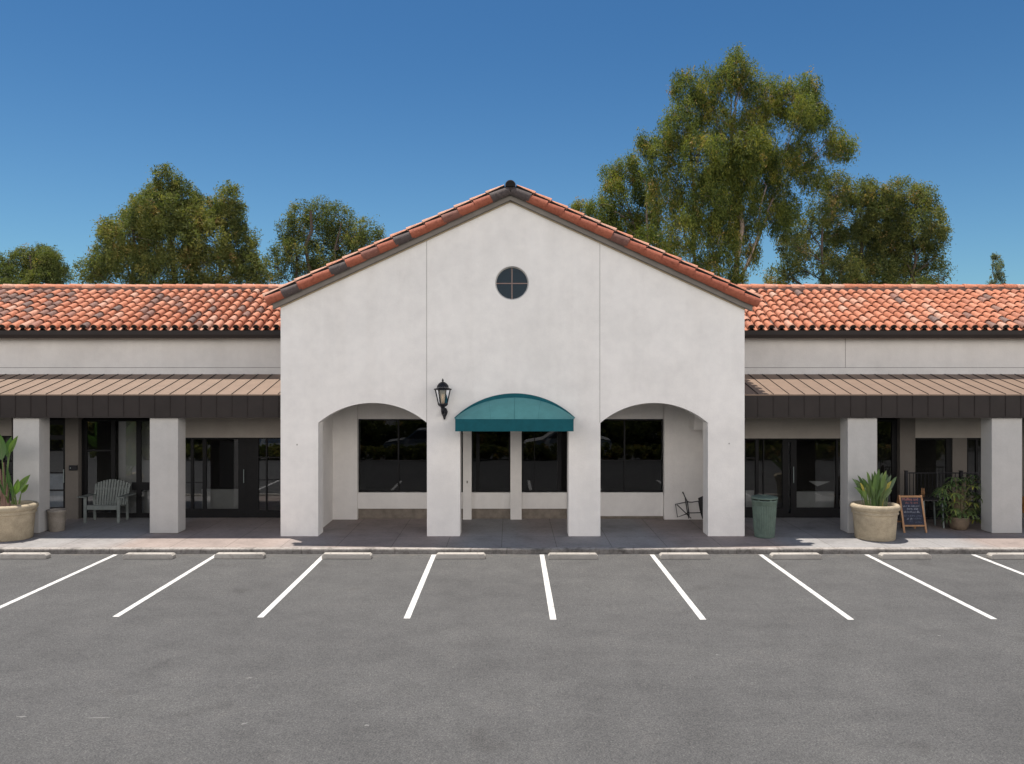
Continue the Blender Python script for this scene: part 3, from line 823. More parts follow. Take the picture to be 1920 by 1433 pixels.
# ------------------------------------------------------------------ awning
aw = thing('awning', (.06, GY, 3.1), 'teal canvas dome awning over the middle arch', 'awning')
ax0, ax1 = PX(853.5, 20.0), PX(1075.5, 20.0)
ay = 20.0                                   # front edge
zt_, zb_ = PZ(787, ay), PZ(809, ay)
bx0, bx1 = PX(853, GY - .02), PX(1077, GY - .02)
arc = arch_pts(bx0, bx1, zt_ + .0, PZ(738.5, GY) - zt_, 40)
tp = MB(); rows = 14; grid = []
for r_ in range(rows + 1):
    t = r_ / rows
    row = []
    for i, (x, z) in enumerate(arc):
        xf = ax0 + (ax1 - ax0) * i / 40
        # taut canvas bulging a little between wall hoop and front bar
        zz = z * (1 - t) + zt_ * t + .12 * math.sin(math.pi * t) * (z - zt_) / .9
        row.append((x * (1 - t) + xf * t, (GY - .172) * (1 - t) + ay * t, zz - .085 * (1 - t) * (z - zt_) / .6))
    grid += row
N = 41
tp.add(grid, [(r_*N+i, (r_+1)*N+i, (r_+1)*N+i+1, r_*N+i+1) for r_ in range(rows) for i in range(40)], 0, 0, True)
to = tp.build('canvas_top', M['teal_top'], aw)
for i in (12, 20, 28):
    sm_ = MB(); sm_.tube([Vector(grid[r_*N+i]) + Vector((0, -.001, .001)) for r_ in range(rows + 1)], .003 if i == 20 else .0016, 5)
    sm_.build('seam', M['teal'], to)
rm = MB()
for i in range(40):
    a0, a1 = arc[i], arc[i+1]
    def off(pt, d):
        cx, cz = (bx0 + bx1) / 2, zt_ - 1.0
        v = Vector((pt[0] - cx, pt[1] - cz)).normalized(); return (pt[0] + v.x * d, pt[1] + v.y * d)
    p0, p1 = off(a0, .012), off(a1, .012)
    q0, q1 = off(a0, -.115), off(a1, -.115)
    rm.face([(q0[0], GY - .19, q0[1] + .0), (q1[0], GY - .19, q1[1]), (p1[0], GY - .17, p1[1]), (p0[0], GY - .17, p0[1])], 0, 0, True)
    rm.face([(p0[0], GY - .17, p0[1]), (p1[0], GY - .17, p1[1]), (p1[0], GY - .004, p1[1]), (p0[0], GY - .004, p0[1])], 0, 0, True)
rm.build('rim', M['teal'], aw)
va = MB(); va.box(ax0, ax1, ay - .012, ay + .012, zb_, zt_ + .012); va.box(ax0, ax0 + .02, ay + .012, GY - .004, zb_, zt_ + .01); va.box(ax1 - .02, ax1, ay + .012, GY - .004, zb_, zt_ + .01)
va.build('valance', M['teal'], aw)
fr_ = MB()
fr_.tube([(ax0 + .03, ay + .03, zt_ - .02), (ax1 - .03, ay + .03, zt_ - .02)], .015); fr_.tube([(ax0 + .04, ay + .03, zt_ - .02), (ax0 + .04, GY - .005, zt_ - .02)], .015); fr_.tube([(ax1 - .04, ay + .03, zt_ - .02), (ax1 - .04, GY - .005, zt_ - .02)], .015)
fr_.build('awning_frame', M['grey_metal'], aw)

# ------------------------------------------------------------------ wall lantern
ly = GY - .29; lx = PX(830.2, ly)
Zl = lambda py: PZ(py, ly)
lan = thing('wall_lantern', (lx, GY, Zl(772)), 'black wall lantern with a domed cap and six glass sides left of the awning', 'wall lamp')
cp = MB()
zz = Zl(727)
cp.lathe([(.0, Zl(709) - zz), (.008, Zl(710.5) - zz), (.022, Zl(712.5) - zz), (.028, Zl(713.5) - zz), (.016, Zl(715.2) - zz), (.022, Zl(716) - zz), (.06, Zl(717) - zz), (.105, Zl(719.5) - zz), (.138, Zl(723) - zz), (.152, Zl(726.5) - zz)], (lx, ly, zz), 24)
cp.lathe([(.152, .0), (.16, -.012), (.225, -.030), (.23, -.042), (.20, -.062), (.0, -.062)], (lx, ly, zz), 6, smooth=False, phase=0.0)
cp.build('cap', M['black_iron'], lan)
bd_ = MB(); zt2, zb2 = zz - .062, Zl(757.5)
for kk in range(6):
    t = kk * math.pi / 3
    bd_.bar((lx + .19 * math.cos(t), ly + .19 * math.sin(t), zt2), (lx + .115 * math.cos(t), ly + .115 * math.sin(t), zb2), .016)
bd_.lathe([(.0, .01), (.125, .01), (.13, -.01), (.10, -.05), (.06, -.075), (.045, -.12), (.045, -.17), (.03, -.19), (.0, -.19)], (lx, ly, zb2), 6, smooth=False, phase=0.0)
bd_.build('body', M['black_iron'], lan)
gl = MB(); gl.lathe([(.182, zt2), (.108, zb2)], (lx, ly, 0), 6, smooth=False, phase=0.0); gl.build('glass', M['glass_lamp'], lan)
lb = MB(); lb.lathe([(.0, .0), (.03, .0), (.03, .06), (.034, .09), (.03, .20), (.0, .24)], (lx, ly, zb2 + .01), 12); lb.build('bulb', plain('frosted_bulb', (.75, .60, .48), .4), lan)
br = MB(); zc = Zl(775)
br.tube([(lx, ly, zb2 - .17), (lx, ly + .02, zb2 - .22), (lx + .01, ly + .13, zc - .02), (lx + .02, GY - .03, zc - .02)], [.04, .038, .035, .04], 10)
br.build('bracket', M['black_iron'], lan)
pl = MB(); cxp = lx + .02
outl = [(0, .13), (.05, .11), (.085, .03), (.07, -.03), (.035, -.10), (.02, -.16), (0, -.18), (-.02, -.16), (-.035, -.10), (-.07, -.03), (-.085, .03), (-.05, .11)]
pl.extrude_poly([(cxp + a, zc + b) for a, b in outl[::-1]], [], GY - .05, GY - .002); pl.build('wall_plate', M['black_iron'], lan)

# ------------------------------------------------------------------ parking lines and wheel stops
ends = [14.2, 14.34, 14.30, 14.24, 14.17, 14.17, 14.17, 14.2, 14.2]
lines = [(217, -9.215), (405, -6.85), (607, -4.33), (815, -1.785), (1015, .735), (1222, 3.305), (1425, 5.84), (1624, 8.31), (1825, 10.80)]
lab_l = ['white bay line slanting off the left edge of the photo', 'white bay line ending in front of the left wing column',
         'white bay line starting below the left pier of the gabled building', 'white bay line just left of the stop below the lantern',
         'white bay line below the awning, nearest to upright', 'white bay line starting below the right arch',
         'white bay line starting in front of the green bin', 'white bay line starting below the planter of strap leaves',
         'white bay line at the right edge, mostly cut off']
for (px, x), lb_, ye in zip(lines, lab_l, ends):
    l = MB(); l.face([(x - .055, ye, .004), (x + .055, ye, .004), (x + .053, 19.30, .004), (x - .053, 19.30, .004)])
    tag(l.build('parking_line', M['paint']), lb_, 'parking line', 'painted parking bay lines')

stops = [(45, 'concrete wheel stop at the far left, below the large planter'), (281, 'clean pale wheel stop in the second bay from the left'),
         (450, 'stained grey wheel stop below the shop door of the left wing'), (651, 'concrete wheel stop below the left arch'),
         (864, 'concrete wheel stop below the pier with the lantern'), (1074, 'concrete wheel stop below the pier right of the awning'),
         (1283, 'concrete wheel stop below the right arch'), (1491, 'concrete wheel stop right of the green bin'),
         (1696, 'concrete wheel stop below the chalkboard'), (1899, 'concrete wheel stop cut by the right edge of the photo')]
me_stop = None
for i, (px, lb_) in enumerate(stops):
    x = PX(px, 18.93)
    if me_stop is None:
        s_ = MB()
        L2, wb, wt, hh, ch = .565, .105, .094, .115, .04
        bot = [(-L2, -wb), (L2, -wb), (L2, wb), (-L2, wb)]
        top = [(-L2 + ch, -wt), (L2 - ch, -wt), (L2 - ch, wt), (-L2 + ch, wt)]
        mid = [(-L2, -wb + .004), (L2, -wb + .004), (L2, wb - .004), (-L2, wb - .004)]
        vs = [(a, b, .006) for a, b in bot] + [(a, b, .075) for a, b in mid] + [(a, b, hh) for a, b in top]
        fs = [(0,3,2,1), (8,9,10,11)]
        for kq in range(4):
            kn = (kq + 1) % 4
            fs += [(kq, kn, 4 + kn, 4 + kq), (4 + kq, 4 + kn, 8 + kn, 8 + kq)]
        s_.add(vs, fs)
        for dx in (-.38, .38): s_.lathe([(0, hh + .004), (.018, hh + .004), (.018, hh - .002)], (dx, 0, 0), 10, 1)
        o = s_.build('wheel_stop', [M['stop'], M['joint']])
        bm = bmesh.new(); bm.from_mesh(o.data); bmesh.ops.bevel(bm, geom=[e for e in bm.edges if e.calc_length() > .03 and len(e.link_faces) == 2], offset=.005, segments=1, affect='EDGES'); bm.to_mesh(o.data); bm.free()
        me_stop = o
    else:
        o = me_stop.copy(); S.collection.objects.link(o)
    o.location = (x, 18.93 + random.uniform(-.02, .02), 0); o.rotation_euler = (0, 0, R(random.uniform(-.5, .5)))
    tag(o, lb_, 'wheel stop', 'concrete wheel stops at the head of the bays')

# ------------------------------------------------------------------ pots and plants
def big_pot(name, x, y, label):
    t = thing(name, (x, y, FL), label, 'planter', 'large cast stone planters')
    p = MB()
    p.lathe([(0, .0), (.455, .0), (.470, .02), (.515, .60), (.52, .625), (.545, .635), (.55, .665), (.535, .69), (.53, .70), (.545, .715), (.575, .745), (.590, .79), (.580, .835), (.55, .865), (.50, .872), (.465, .85), (.455, .80), (.45, .74)], (x, y, FL), 56)
    b = p.build('pot', M['pot'], t)
    s = MB(); s.lathe([(0, .77), (.2, .765), (.452, .745)], (x, y, FL), 24); s.build('soil', M['soil'], t)
    return t

def blade(mb, pts, wid, nrm, fold=.25, m=0, r=.5, seg=None):
    """leaf blade along pts with half widths wid; nrm is the upper side"""
    pts = [Vector(p) for p in pts]; n = Vector(nrm).normalized()
    vs = []
    for i, p in enumerate(pts):
        d = (pts[min(i+1, len(pts)-1)] - pts[max(i-1, 0)]).normalized()
        sd = d.cross(n)
        if sd.length < 1e-4: sd = d.orthogonal()
        sd.normalize(); up = sd.cross(d).normalized()
        vs += [p - sd * wid[i] + up * wid[i] * fold, p, p + sd * wid[i] + up * wid[i] * fold]
    fs = []
    for i in range(len(pts) - 1):
        a = i * 3; b = a + 3
        fs += [(a, a+1, b+1, b), (a+1, a+2, b+2, b+1)]
    mb.add(vs, fs, m, r, True)

def bez(a, b, c, n):
    a, b, c = Vector(a), Vector(b), Vector(c)
    return [a * (1-t)**2 + b * 2*t*(1-t) + c * t*t for t in [i / n for i in range(n + 1)]]

# strelitzia in the left planter
lp = big_pot('planter', -12.45, 20.64, 'cast stone planter with broad banana-like leaves at the left edge')
LX, LY, LZ = -12.45, 20.64, FL + .77
fo = thing('bird_of_paradise_plant', (LX, LY, LZ), 'broad-leaved green plant growing in the planter at the left edge', 'plant')
lv = MB(); st = MB()
PXs = lambda px, py, d=20.6: Vector((PX(px, d), d, PZ(py, d)))
leafs = [  # base px, blade start px, tip px, half width, depth, colour
    ((10, 940), (4, 862), (-2, 812), .17, 20.45, .55), ((12, 940), (15, 858), (22, 819), .13, 20.75, .5), ((8, 940), (18, 850), (34, 817), .085, 20.5, .8),
    ((5, 940), (-25, 870), (-50, 815), .16, 20.7, .4), ((14, 942), (18, 915), (13, 872), .06, 20.4, .15), ((24, 944), (22, 925), (14, 880), .07, 20.6, .2),
    ((22, 945), (30, 925), (57, 890), .105, 20.55, .85), ((36, 945), (40, 925), (54, 908), .06, 20.6, .95), ((30, 946), (28, 928), (34, 898), .075, 20.45, .7),
    ((0, 945), (-4, 915), (-2, 895), .05, 20.4, .15), ((-10, 940), (-40, 880), (-80, 850), .16, 20.6, .5), ((16, 945), (10, 930), (-3, 900), .05, 20.35, .1),
    ((26, 945), (25, 932), (20, 905), .045, 20.4, .35), ((-20, 945), (-35, 925), (-55, 900), .08, 20.5, .6)]
for (b, s0, tp_, hw, d, cr_) in leafs:
    B = PXs(*b, 20.6); A = PXs(*s0, d); T = PXs(*tp_, d + random.uniform(-.15, .05))
    pts = bez(B, (B + A) / 2 + Vector((0, 0, .06)), A, 5); st.tube(pts, [.022, .02, .018, .016, .014, .012], 6)
    pts = bez(A, (A + T) / 2 + Vector((0, .04, .03)), T, 9)
    wid = [hw * x for x in (.12, .62, .92, 1.0, .98, .9, .76, .56, .3, .02)]
    nr = Vector((random.uniform(-.5, .5), -1, random.uniform(.2, .5)))
    blade(lv, pts, wid, nr, random.uniform(.2, .5), 0, cr_)
    st.tube([p + Vector((0, -.004, 0)) for p in pts], .006, 5)
for (b, t_) in (((10, 950), (6, 868)), ((16, 950), (12, 900)), ((5, 950), (0, 880))):
    st.tube([PXs(*b), PXs((b[0] + t_[0]) / 2, (b[1] + t_[1]) / 2), PXs(*t_)], [.05, .04, .025], 8, 1)
lv.build('leaves', M['strel'], fo); st.build('stem', [plain('leaf_stalk', (.11, .17, .05), .5), plain('rosy_sheath', (.20, .12, .09), .6)], fo)

rp = big_pot('planter', 9.10, 20.64, 'cast stone planter with upright strap leaves beside the chalkboard')
cv = thing('strap_leaf_plant', (9.10, 20.64, FL + .77), 'clump of dark strap leaves growing in the planter beside the chalkboard', 'plant')
lv = MB()
RX, RYY, RZZ = 9.10, 20.64, FL + .74
CPX = lambda px, py, d: Vector((PX(px, d), d, PZ(py, d)))
tips = [(1603, 899), (1606, 891), (1615, 896), (1622, 899), (1627, 884), (1633, 886), (1638, 883), (1640, 898), (1646, 879), (1653, 886), (1662, 882), (1660, 890), (1673, 891), (1679, 894), (1673, 914), (1668, 906), (1650, 900), (1612, 905), (1632, 905), (1657, 905),
        (1644, 893), (1625, 908), (1663, 900), (1649, 910), (1618, 912), (1670, 902), (1636, 912), (1655, 914), (1628, 895), (1642, 908)]
tips += [(x_ + random.uniform(-8, 8), y_ + random.uniform(2, 16)) for x_, y_ in tips]
for i, (tx, ty) in enumerate(tips):
    d = 20.64 + random.uniform(-.30, .22)
    T = CPX(tx, ty, d)
    B = Vector((RX + (T.x - RX) * .45 + random.uniform(-.05, .05), 20.64 + (d - 20.64) * .4, RZZ))
    C = B + Vector(((T.x - B.x) * .22, (d - B.y) * .3, (T.z - B.z) * .62))
    T = T + Vector((random.uniform(-.03, .03), 0, 0)); C = C + Vector((0, 0, .08))
    pts = bez(B, C, T, 9)
    hw = random.uniform(.034, .052)
    wid = [hw * x for x in (.36, .30, .26, .30, .55, .85, 1.0, .92, .6, .02)]
    a = (T - B); nr = Vector((-a.x * .8 + random.uniform(-.3, .3), -1, .25))
    blade(lv, pts, wid, nr, random.uniform(.15, .4), 0, random.choice([.1, .25, .4, .5, .55, .6, .75]) if i not in (19, 17, 25) else 1.0)
lv.build('leaves', M['clivia'], cv)

sp_ = thing('small_pot', (-11.86, 21.62, FL), 'small empty aggregate pot beside the left column', 'pot')
p = MB(); p.lathe([(0, 0), (.17, 0), (.185, .015), (.222, .50), (.235, .51), (.237, .56), (.215, .565), (.205, .50), (.19, .40), (0, .38)], (-11.86, 21.62, FL), 36); p.build('pot', M['pot_small'], sp_)
p = MB(); p.lathe([(0, .43), (.19, .42)], (-11.86, 21.62, FL), 20); p.build('soil', M['soil'], sp_)

# umbrella plant
ux, uy = PX(1797.5, 21.85), 21.85
ut = thing('pot', (ux, uy, FL), 'brown glazed pot holding the leafy plant beside the right column', 'pot')
p = MB(); p.lathe([(0, 0), (.17, 0), (.20, .02), (.25, .16), (.262, .30), (.268, .335), (.25, .345), (.24, .31), (.2, .29), (0, .285)], (ux, uy, FL), 36); p.build('body', M['pot_brown'], ut)
p = MB(); p.lathe([(0, .315), (.242, .305)], (ux, uy, FL), 20); p.build('soil', M['soil'], ut)
up = thing('umbrella_plant', (ux, uy, FL + .3), 'bushy plant with drooping finger-like leaves beside the right column', 'plant')
lv = MB(); st = MB()
heads = [(1789, 905, .5), (1806, 904, .3), (1825, 914, .8), (1768, 917, .6), (1821, 893, .2), (1833, 908, .3), (1790, 927, .7), (1773, 930, .4), (1806, 925, .4), (1828, 929, .5), (1836, 935, .4), (1793, 935, 1.0), (1803, 942, 1.0), (1822, 945, .8),
         (1768, 944, .3), (1790, 957, .7), (1817, 955, .7), (1831, 955, .5), (1780, 970, .4), (1811, 960, .8), (1830, 977, 1.0), (1822, 968, .6), (1800, 915, .4), (1780, 912, .5), (1815, 935, .5), (1775, 955, .3), (1840, 945, .3), (1800, 965, .5)]
for (hx, hy, cc) in heads + [(min(1840, x_ + random.uniform(-10, 6)), y_ + random.uniform(-9, 9), c_ * .6) for x_, y_, c_ in heads]:
    d = uy + random.uniform(-.35, .30)
    C = Vector((PX(hx, d), d, PZ(hy, d)))
    B = Vector((ux + random.uniform(-.06, .06), uy + random.uniform(-.06, .06), FL + .3))
    st.tube(bez(B, Vector((ux + (C.x - ux) * .35, uy + (d - uy) * .3, max(C.z + .05, FL + .5))), C, 6), [.012, .011, .010, .009, .008, .007, .006], 5)
    nl = random.randint(8, 10); out = Vector((C.x - ux, (d - uy), .25)).normalized()
    for q in range(nl):
        t = 2 * math.pi * q / nl + random.uniform(-.2, .2)
        L = random.uniform(.20, .30)
        dr_ = Vector((math.cos(t), math.sin(t), .12)) + out * .4
        dr_.normalize()
        T = C + dr_ * L + Vector((0, 0, -L * random.uniform(.45, .85)))
        pts = bez(C, C + dr_ * L * .55 + Vector((0, 0, .03)), T, 5)
        hw = random.uniform(.019, .030)
        blade(lv, pts, [hw * x for x in (.25, .8, 1, .9, .6, .02)], (dr_.x * .2, dr_.y * .2, 1), .25, 0, min(1, max(0, cc + random.uniform(-.25, .2))) if cc < 1 else random.uniform(.85, 1))
lv.build('leaves', M['scheff'], up); st.build('stem', M['stalk'], up)

# ------------------------------------------------------------------ litter bin
tx, ty = 6.40, 20.83
tb = thing('litter_bin', (tx, ty, FL), 'ribbed green plastic litter bin at the right corner of the gabled building', 'bin')
b = MB(); n = 120; vs = []
levels = [(0, .235), (.02, .248), (.10, .252), (.115, .246), (.80, .288), (.815, .296)]
for (z, r0) in levels:
    for kq in range(n):
        t = 2 * math.pi * kq / n
        rib = .010 if (kq % 4) < 2 and .10 < z < .81 else 0
        vs.append((tx + (r0 + rib) * math.cos(t), ty + (r0 + rib) * math.sin(t), FL + z))
b.add(vs, [(i*n+kq, i*n+(kq+1) % n, (i+1)*n+(kq+1) % n, (i+1)*n+kq) for i in range(len(levels)-1) for kq in range(n)])
b.lathe([(0, 0), (.235, 0)], (tx, ty, FL + .001), 40)
b.build('body', M['bin'], tb)
l = MB(); l.lathe([(.298, .81), (.306, .82), (.312, .90), (.318, .905), (.322, .935), (.315, .94), (.30, .94)], (tx, ty, FL), 48); l.lathe([(.315, .966), (.33, .97), (.332, .995), (.315, 1.01), (.24, 1.03), (.10, 1.035), (0, 1.03)], (tx, ty, FL), 48)
for kq in range(6):
    t = R(30 + 60 * kq + 15); l.box(tx + .29*math.cos(t) - .02, tx + .29*math.cos(t) + .02, ty + .29*math.sin(t) - .02, ty + .29*math.sin(t) + .02, FL + .94, FL + .967)
lo = l.build('lid', M['bin'], tb)
q = MB(); q.lathe([(.275, .935), (.275, .975)], (tx, ty, FL), 32); q.build('slot', M['bin_dark'], lo)
hn = MB(); hn.tube([(tx - .06, ty - .02, FL + 1.032), (tx - .05, ty - .02, FL + 1.05), (tx + .05, ty - .02, FL + 1.05), (tx + .06, ty - .02, FL + 1.032)], .011, 6); hn.build('handle', M['bin'], lo)

# ------------------------------------------------------------------ chalkboard
def board_pt(px, t):   # t 0 bottom .. 1 top on the leaning front leaf
    d = 21.34 + .27 * t
    return Vector((PX(px, 21.61) , d, FL + .93 * t))
cb = thing('chalkboard_sign', (PX(1708, 21.4), 21.45, FL), 'wooden A-frame chalkboard with handwritten lines beside the right planter', 'sign')
xl, xr = PX(1686.5, 21.61), PX(1727, 21.61)
f = MB()
T0 = Vector((0, 21.34, FL)); dT = Vector((0, .27, .93))
P = lambda x, t, dy=0.0: Vector((x, 21.34 + .27 * t + dy, FL + .93 * t))
f.bar(P(xl, 0), P(xl, 1), .045, .03, up=(0, 1, 0)); f.bar(P(xr, 0), P(xr, 1), .045, .03, up=(0, 1, 0))
f.bar(P(xl + .024, .97), P(xr - .024, .97), .03, .05); f.bar(P(xl + .024, .19), P(xr - .024, .19), .028, .04)
f.build('frame', M['wood'], cb)
pn_ = MB(); pn_.face([P(xl + .02, .20), P(xr - .02, .20), P(xr - .02, .96), P(xl + .02, .96)]); 
po = pn_.build('board', M['chalk_panel'], cb)
bk = MB(); bk.bar(Vector((xl, 21.95, FL)), P(xl, 1, .03), .045, .03, up=(0, 1, 0)); bk.bar(Vector((xr, 21.95, FL)), P(xr, 1, .03), .045, .03, up=(0, 1, 0)); bk.bar(Vector((xl + .024, 21.87, FL + .2)), Vector((xr - .024, 21.87, FL + .2)), .028, .04)
bk.build('rear_leg', M['wood'], cb)
fc = bpy.data.curves.new('t', 'FONT'); fc.body = 'Muffins and'; fc.size = .098
to_ = bpy.data.objects.new('t', fc); S.collection.objects.link(to_)
bpy.context.view_layer.update()
me = bpy.data.meshes.new_from_object(to_.evaluated_get(bpy.context.evaluated_depsgraph_get())); bpy.data.objects.remove(to_)
tw = MB(); scl = 1.0
for pf in me.polygons:
    tw.face([P(xl + .055 + me.vertices[i].co.x * .92, .86 + me.vertices[i].co.y / .968, -.004) for i in pf.vertices], 1)
def scrib(x0, x1, t, h, m, dens=1.0):
    x = x0
    while x < x1:
        wl = random.uniform(.05, .11)
        xx = x
        while xx < min(x + wl, x1):
            a = random.choice([0, .2, .5]); hgt = random.choice([.6, .7, 1.0]) * h
            tw.bar(P(xx, t + a * h * .3, -.004), P(xx + random.uniform(-.006, .012), t + hgt, -.004), .0065, .002, m)
            if random.random() < .7: tw.bar(P(xx, t + h * random.choice([0, .35, .6]), -.004), P(xx + .018, t + h * random.choice([0, .35, .6]), -.004), .006, .002, m)
            xx += .021
        x += wl + .028
scrib(xl + .13, xr - .13, .775, .05, 1); scrib(xl + .06, xr - .06, .69, .055, 0); scrib(xl + .15, xr - .14, .615, .045, 0); scrib(xl + .06, xr - .10, .53, .055, 0)
scrib(xl + .04, xr - .06, .43, .05, 2); scrib(xl + .11, xl + .26, .345, .05, 0); scrib(xl + .29, xr - .08, .36, .045, 2); scrib(xl + .16, xl + .26, .305, .03, 2); scrib(xl + .32, xr - .10, .27, .03, 2)
tw.build('chalk_writing', [M['chalk'], M['chalk_red'], M['chalk_dim']], cb)

# ------------------------------------------------------------------ garden bench
bx0_, bx1_ = -11.72, -10.80
bcx = (bx0_ + bx1_) / 2
bn = thing('garden_bench', (bcx, 23.1, FL), 'grey-green slatted garden bench with a rounded back under the left canopy', 'bench')
byf, byb = 22.80, 23.30
s_ = MB()
for kq in range(6): s_.box(bx0_ + .02, bx1_ - .02, byf + kq * .078, byf + kq * .078 + .068, FL + .46 - kq * .012, FL + .482 - kq * .012)
s_.box(bx0_ + .05, bx1_ - .05, byf - .024, byf - .002, FL + .36, FL + .475)
s_.build('seat', M['bench'], bn)
b_ = MB(); ns = 13
for kq in range(ns):
    xx = bx0_ + .03 + (bx1_ - bx0_ - .06) * kq / (ns - 1); q = (xx - bcx) / (bx1_ - bcx)
    top = FL + 1.12 - .14 * q * q
    b_.bar((xx, byb - .05, FL + .42), (xx + q * .05, byb + .12, top), .056, .018, up=(0, 1, 0))
for zz_ in (.50, .86): b_.bar((bx0_ + .0, byb - .02 + (zz_ - .42) * .24, FL + zz_), (bx1_, byb - .02 + (zz_ - .42) * .24, FL + zz_), .03, .06)
b_.build('backrest', M['bench'], bn)
for sx, xx in ((-1, bx0_), (1, bx1_)):
    a = MB(); a.box(xx - (.20 if sx < 0 else .02), xx + (.02 if sx < 0 else .20), byf - .08, byb + .10, FL + .70, FL + .722, bev=.006); a.build('armrest', M['bench'], bn)
    l1 = MB(); l1.box(xx - .04, xx + .04, byf - .03, byf - .002, FL, FL + .70); l1.build('leg', M['bench'], bn)
    l2 = MB(); l2.bar((xx, byb + .02, FL), (xx, byb - .02, FL + .70), .07, .03, up=(0, 1, 0)); l2.build('leg', M['bench'], bn)

# ------------------------------------------------------------------ toppled folding chair in the right arcade
fc_ = thing('folding_chair', (PX(1300, 23.0), 23.0, FL), 'black metal folding chair tipped over against the wall behind the right arch', 'chair')
Q = lambda cx, cy, d: Vector((PX(1240 + cx / 14.33, d), d, max(PZ(900 + cy / 14.33, d), FL + .012)))
tu = MB()
for pts, d0, d1 in (([(580, 335), (640, 470), (700, 580), (760, 598), (830, 600), (1000, 572)], 23.2, 22.9), ([(1000, 572), (1040, 800), (1110, 1045)], 22.9, 22.85),
                    ([(700, 590), (380, 655), (435, 1000), (660, 920)], 23.2, 23.0), ([(640, 470), (690, 800), (740, 1040)], 23.15, 22.95),
                    ([(700, 590), (750, 960)], 23.18, 23.0), ([(750, 890), (1060, 880)], 22.95, 22.9), ([(420, 665), (800, 1035)], 22.95, 22.9), ([(660, 920), (720, 870)], 23.0, 22.95)):
    nn = len(pts); tu.tube([Q(a, b_, d0 + (d1 - d0) * i / (nn - 1)) for i, (a, b_) in enumerate(pts)], 0.014, 6)
tu.build('frame', M['black_iron'], fc_)
se = MB()
A_, B_, C_, D_ = Q(985, 490, 22.9), Q(1110, 1050, 22.9), Q(1250, 1050, 22.6), Q(1180, 400, 22.6)
off_ = Vector((.012, .01, 0))
se.add([A_, B_, C_, D_, A_ + off_, B_ + off_, C_ + off_, D_ + off_], [(0,1,2,3), (7,6,5,4), (0,4,5,1), (1,5,6,2), (2,6,7,3), (3,7,4,0)]); se.build('seat', M['dark_wicker'], fc_)
ft = MB(); ft.tube([Q(575, 320, 23.2), Q(590, 370, 23.2)], .018, 6); ft.build('rubber_foot', M['rubber'], fc_)

# ------------------------------------------------------------------ patio fence, table and chairs behind the right planter
pf_ = thing('patio_fence', (PX(1760, 22.9), 22.9, FL), 'black picket patio fence under the right canopy', 'fence')
fa, fb_ = PX(1699, 22.9), PX(1850, 22.9); ft_ = PZ(886, 22.9)
for px in (1699, 1802, 1850):
    x = PX(px, 22.9); po_ = MB(); po_.box(x - .035, x + .035, 22.865, 22.935, FL, ft_ + .03); po_.box(x - .045, x + .045, 22.855, 22.945, ft_ + .031, ft_ + .05); po_.build('post', M['black_iron'], pf_)
rl = MB(); rl.box(fa, fb_, 22.885, 22.915, ft_ - .03, ft_); rl.box(fa, fb_, 22.885, 22.915, FL + .08, FL + .11); rl.build('rail', M['black_iron'], pf_)
bl_ = MB(); x = fa + .1
while x < fb_: bl_.box(x - .008, x + .008, 22.892, 22.908, FL + .111, ft_ - .031); x += .105
bl_.build('baluster', M['black_iron'], pf_)

tbx = PX(1745, 22.15)
tt = thing('cafe_table', (tbx, 22.2, FL), 'dark cafe table with grey legs between the chalkboard and the leafy plant', 'table')
t_ = MB(); t_.box(PX(1722, 22.15), PX(1766, 22.15), 21.95, 22.5, FL + .73, FL + .76, bev=.006); t_.build('tabletop', M['dark_wicker'], tt)
for px, d in ((1761, 22.0), (1726, 22.0), (1761, 22.44), (1726, 22.44)):
    x = PX(px, 22.15); q = MB(); q.bar((x + .03, d - .02, FL), (x, d, FL + .73), .035, .035); q.build('leg', M['grey_metal'], tt)
def patio_chair(x, y, rot, label, mtl):
    t = thing('patio_chair', (x, y, FL), label, 'chair')
    c, s2 = math.cos(rot), math.sin(rot)
    def tr(mb): mb.v = [(x + a * c - b * s2, y + a * s2 + b * c, FL + z) for a, b, z in mb.v]; return mb
    m_ = MB(); m_.box(-.24, .24, -.24, .24, .41, .45, bev=.01); tr(m_).build('seat', M[mtl], t)
    m_ = MB(); m_.add([(-.22, .22, .46), (.22, .22, .46), (.25, .30, .86), (-.25, .30, .86), (-.22, .25, .46), (.22, .25, .46), (.25, .33, .86), (-.25, .33, .86)], [(0,1,2,3), (7,6,5,4), (0,4,5,1), (1,5,6,2), (2,6,7,3), (3,7,4,0)]); tr(m_).build('backrest', M[mtl], t)
    for a in (-.21, .21):
        for b in (-.21, .21):
            m_ = MB(); m_.box(a - .018, a + .018, b - .018, b + .018, 0, .41); tr(m_).build('leg', M[mtl], t)
    return t
patio_chair(PX(1667, 22.2), 22.15, R(15), 'dark woven patio chair half hidden behind the right planter', 'dark_wicker')
patio_chair(PX(1933, 22.0), 22.0, R(95), 'orange wooden chair at the right edge behind the column', 'orange_wood')
br_ = thing('wooden_chair', (PX(1732, 22.55), 22.6, FL), 'wooden chair whose two turned back posts show above the chalkboard', 'chair')
for px in (1729.5, 1733.3):
    q = MB(); x = PX(px, 22.65); q.lathe([(0, .0), (.014, .0), (.014, .78), (.022, .80), (.024, .88), (.016, .93), (.02, .955), (0, .975)], (x, 22.68, FL), 10); q.build('post', M['wood'], br_)
q = MB(); q.box(PX(1729.5, 22.65), PX(1733.3, 22.65), 22.675, 22.685, FL + .5, FL + .54); q.build('crossbar', M['wood'], br_)

